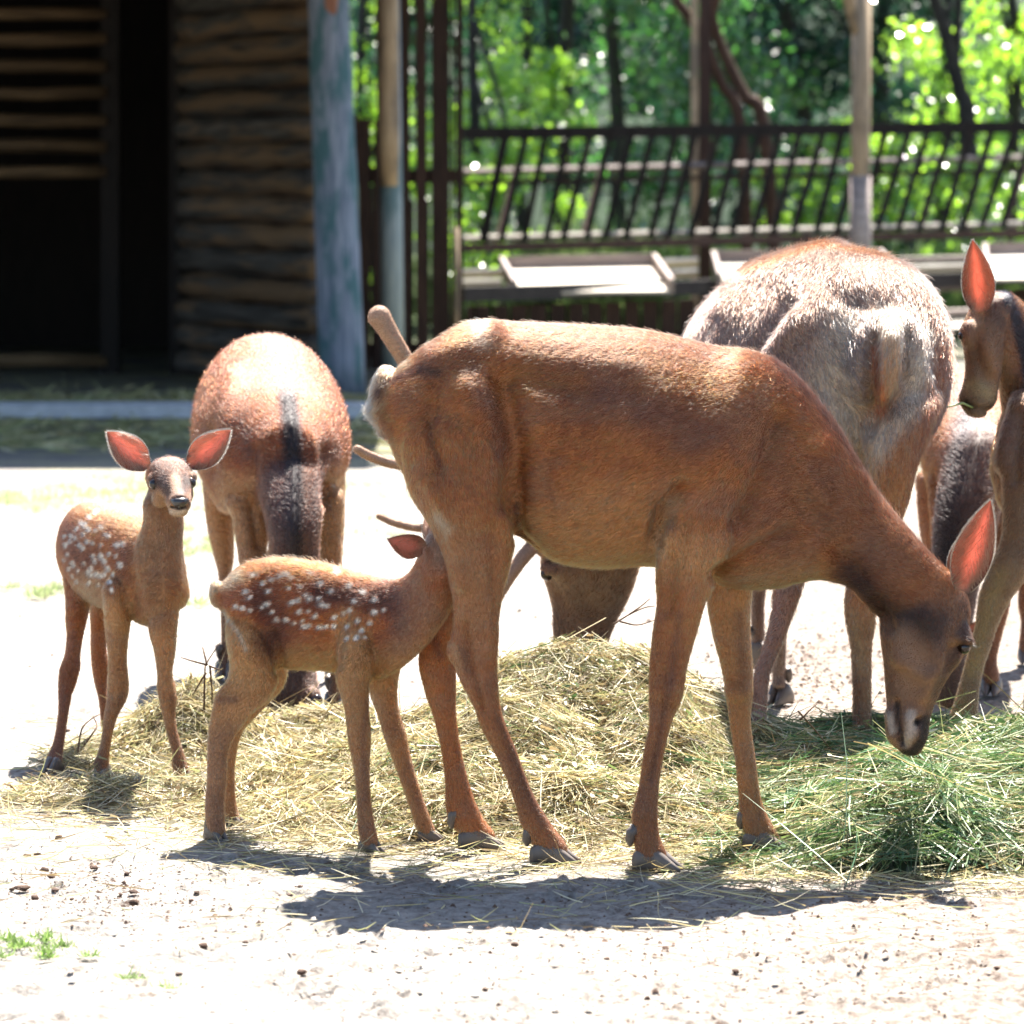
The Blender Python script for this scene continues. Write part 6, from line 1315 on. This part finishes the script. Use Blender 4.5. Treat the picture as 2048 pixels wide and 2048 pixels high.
for k in range(n_c):
    u = g.random()
    if u < .45: d = g.uniform(6.3, 7.9); x = g.triangular(-.95, .95, .95) * d / 8
    elif u < .62: d = g.normal(7.6, .22); x = X_(g.normal(200, 130), d)
    elif u < .85: d = g.normal(11.3, .6); x = X_(g.normal(1600, 130), d)
    else: d = g.uniform(9.5, 16); x = g.uniform(-1, 1) * d / 8
    r = abs(g.normal(0, .0019)) + .0009
    if u > .62: r *= 1.8
    V = np.array([(1, 0, 0), (.2, .9, 0), (-.9, .3, 0), (-.3, -1, 0), (0, 0, .8)]) * g.uniform(.6, 1.4, (5, 1)) * r; a_ = g.uniform(0, 6.3); ca, sa = math.cos(a_), math.sin(a_)
    V = np.stack([V[:, 0] * ca - V[:, 1] * sa, V[:, 0] * sa + V[:, 1] * ca, V[:, 2]], 1) + np.array([x, d, .0]); Vs.append(V); Fs.append(np.array([[0, 1, 4], [1, 2, 4], [2, 3, 4], [3, 0, 4]]) + off); off += 5
tag(mesh_np('crumbs', np.concatenate(Vs), np.concatenate(Fs), CLOD, None, None, False), 'fine dark crumbs strewn over the yard', None, None, 'stuff')

PEB = wood_mat('pebble_grey', (0.20, 0.18, 0.16), (0.36, 0.33, 0.30), scale=(20, 20, 20), rough=0.85)
Vs, Fs, off = [], [], 0
for k in range(900):
    d = g.uniform(6.3, 8.1) if k < 600 else g.uniform(9.6, 15); x = g.uniform(-1, 1) * d / 8; r = abs(g.normal(0, .0028)) + .0016
    V = np.array([(1, 0, 0), (.3, .9, 0), (-.8, .6, 0), (-.9, -.4, 0), (.1, -1, 0), (.4, .2, .6), (-.4, -.1, .6)]) * g.uniform(.7, 1.3, (7, 1)) * r; a_ = g.uniform(0, 6.3); ca, sa = math.cos(a_), math.sin(a_)
    V = np.stack([V[:, 0] * ca - V[:, 1] * sa, V[:, 0] * sa + V[:, 1] * ca, V[:, 2]], 1) + np.array([x, d, .0]); Vs.append(V)
    Fs.append(np.array([[0, 1, 5], [1, 2, 5], [2, 6, 5], [2, 3, 6], [3, 4, 6], [4, 5, 6], [4, 0, 5]]) + off); off += 7
tag(mesh_np('pebbles', np.concatenate(Vs), np.concatenate(Fs), PEB, None, None, True), 'small pale pebbles trodden into the yard', None, None, 'stuff')

# twigs
TWIG = wood_mat('twig_brown', (0.05, 0.03, 0.02), (0.13, 0.08, 0.05), rough=0.85)
def twig(lab, d, lines, r=0.0022):
    p0 = P(*lines[0][0], d); t = Geo()
    for ln in lines: t.tube(catmull(np.array([P(x, y, d + .02 * i) for i, (x, y) in enumerate(ln)]), 4), np.linspace(r, r * .45, (len(ln) - 1) * 4 + 1), n=6)
    o = t.build('twig', TWIG, None, base=p0, smooth=True); o.location = tuple(p0); tag(o, lab, 'twig', 'dry twigs in the hay')
twig('upright forked dry twig standing left of the suckling fawn', 9.25, [[(408, 1420), (410, 1340), (414, 1325), (440, 1285)], [(414, 1330), (408, 1305), (405, 1293)], [(414, 1330), (385, 1322), (362, 1315)], [(420, 1335), (424, 1380), (424, 1410)], [(412, 1345), (385, 1390)], [(418, 1332), (440, 1340)]], .0028)
twig('bent reddish twig behind the standing fawn legs', 9.3, [[(155, 1510), (163, 1460), (180, 1440), (200, 1428)], [(165, 1495), (190, 1460), (193, 1448), (186, 1432)]], .0028)
twig('dark budded twig on top of the tall hay heap', 9.1, [[(1225, 1250), (1260, 1228), (1290, 1215), (1310, 1212)], [(1260, 1228), (1285, 1210), (1300, 1197)], [(1240, 1243), (1275, 1250), (1310, 1240)]], .0024)
twig('thin dark twig slanting through the green cut grass', 8.55, [[(1596, 1422), (1630, 1460), (1672, 1512)], [(1600, 1440), (1625, 1415), (1634, 1408)]], .0022)
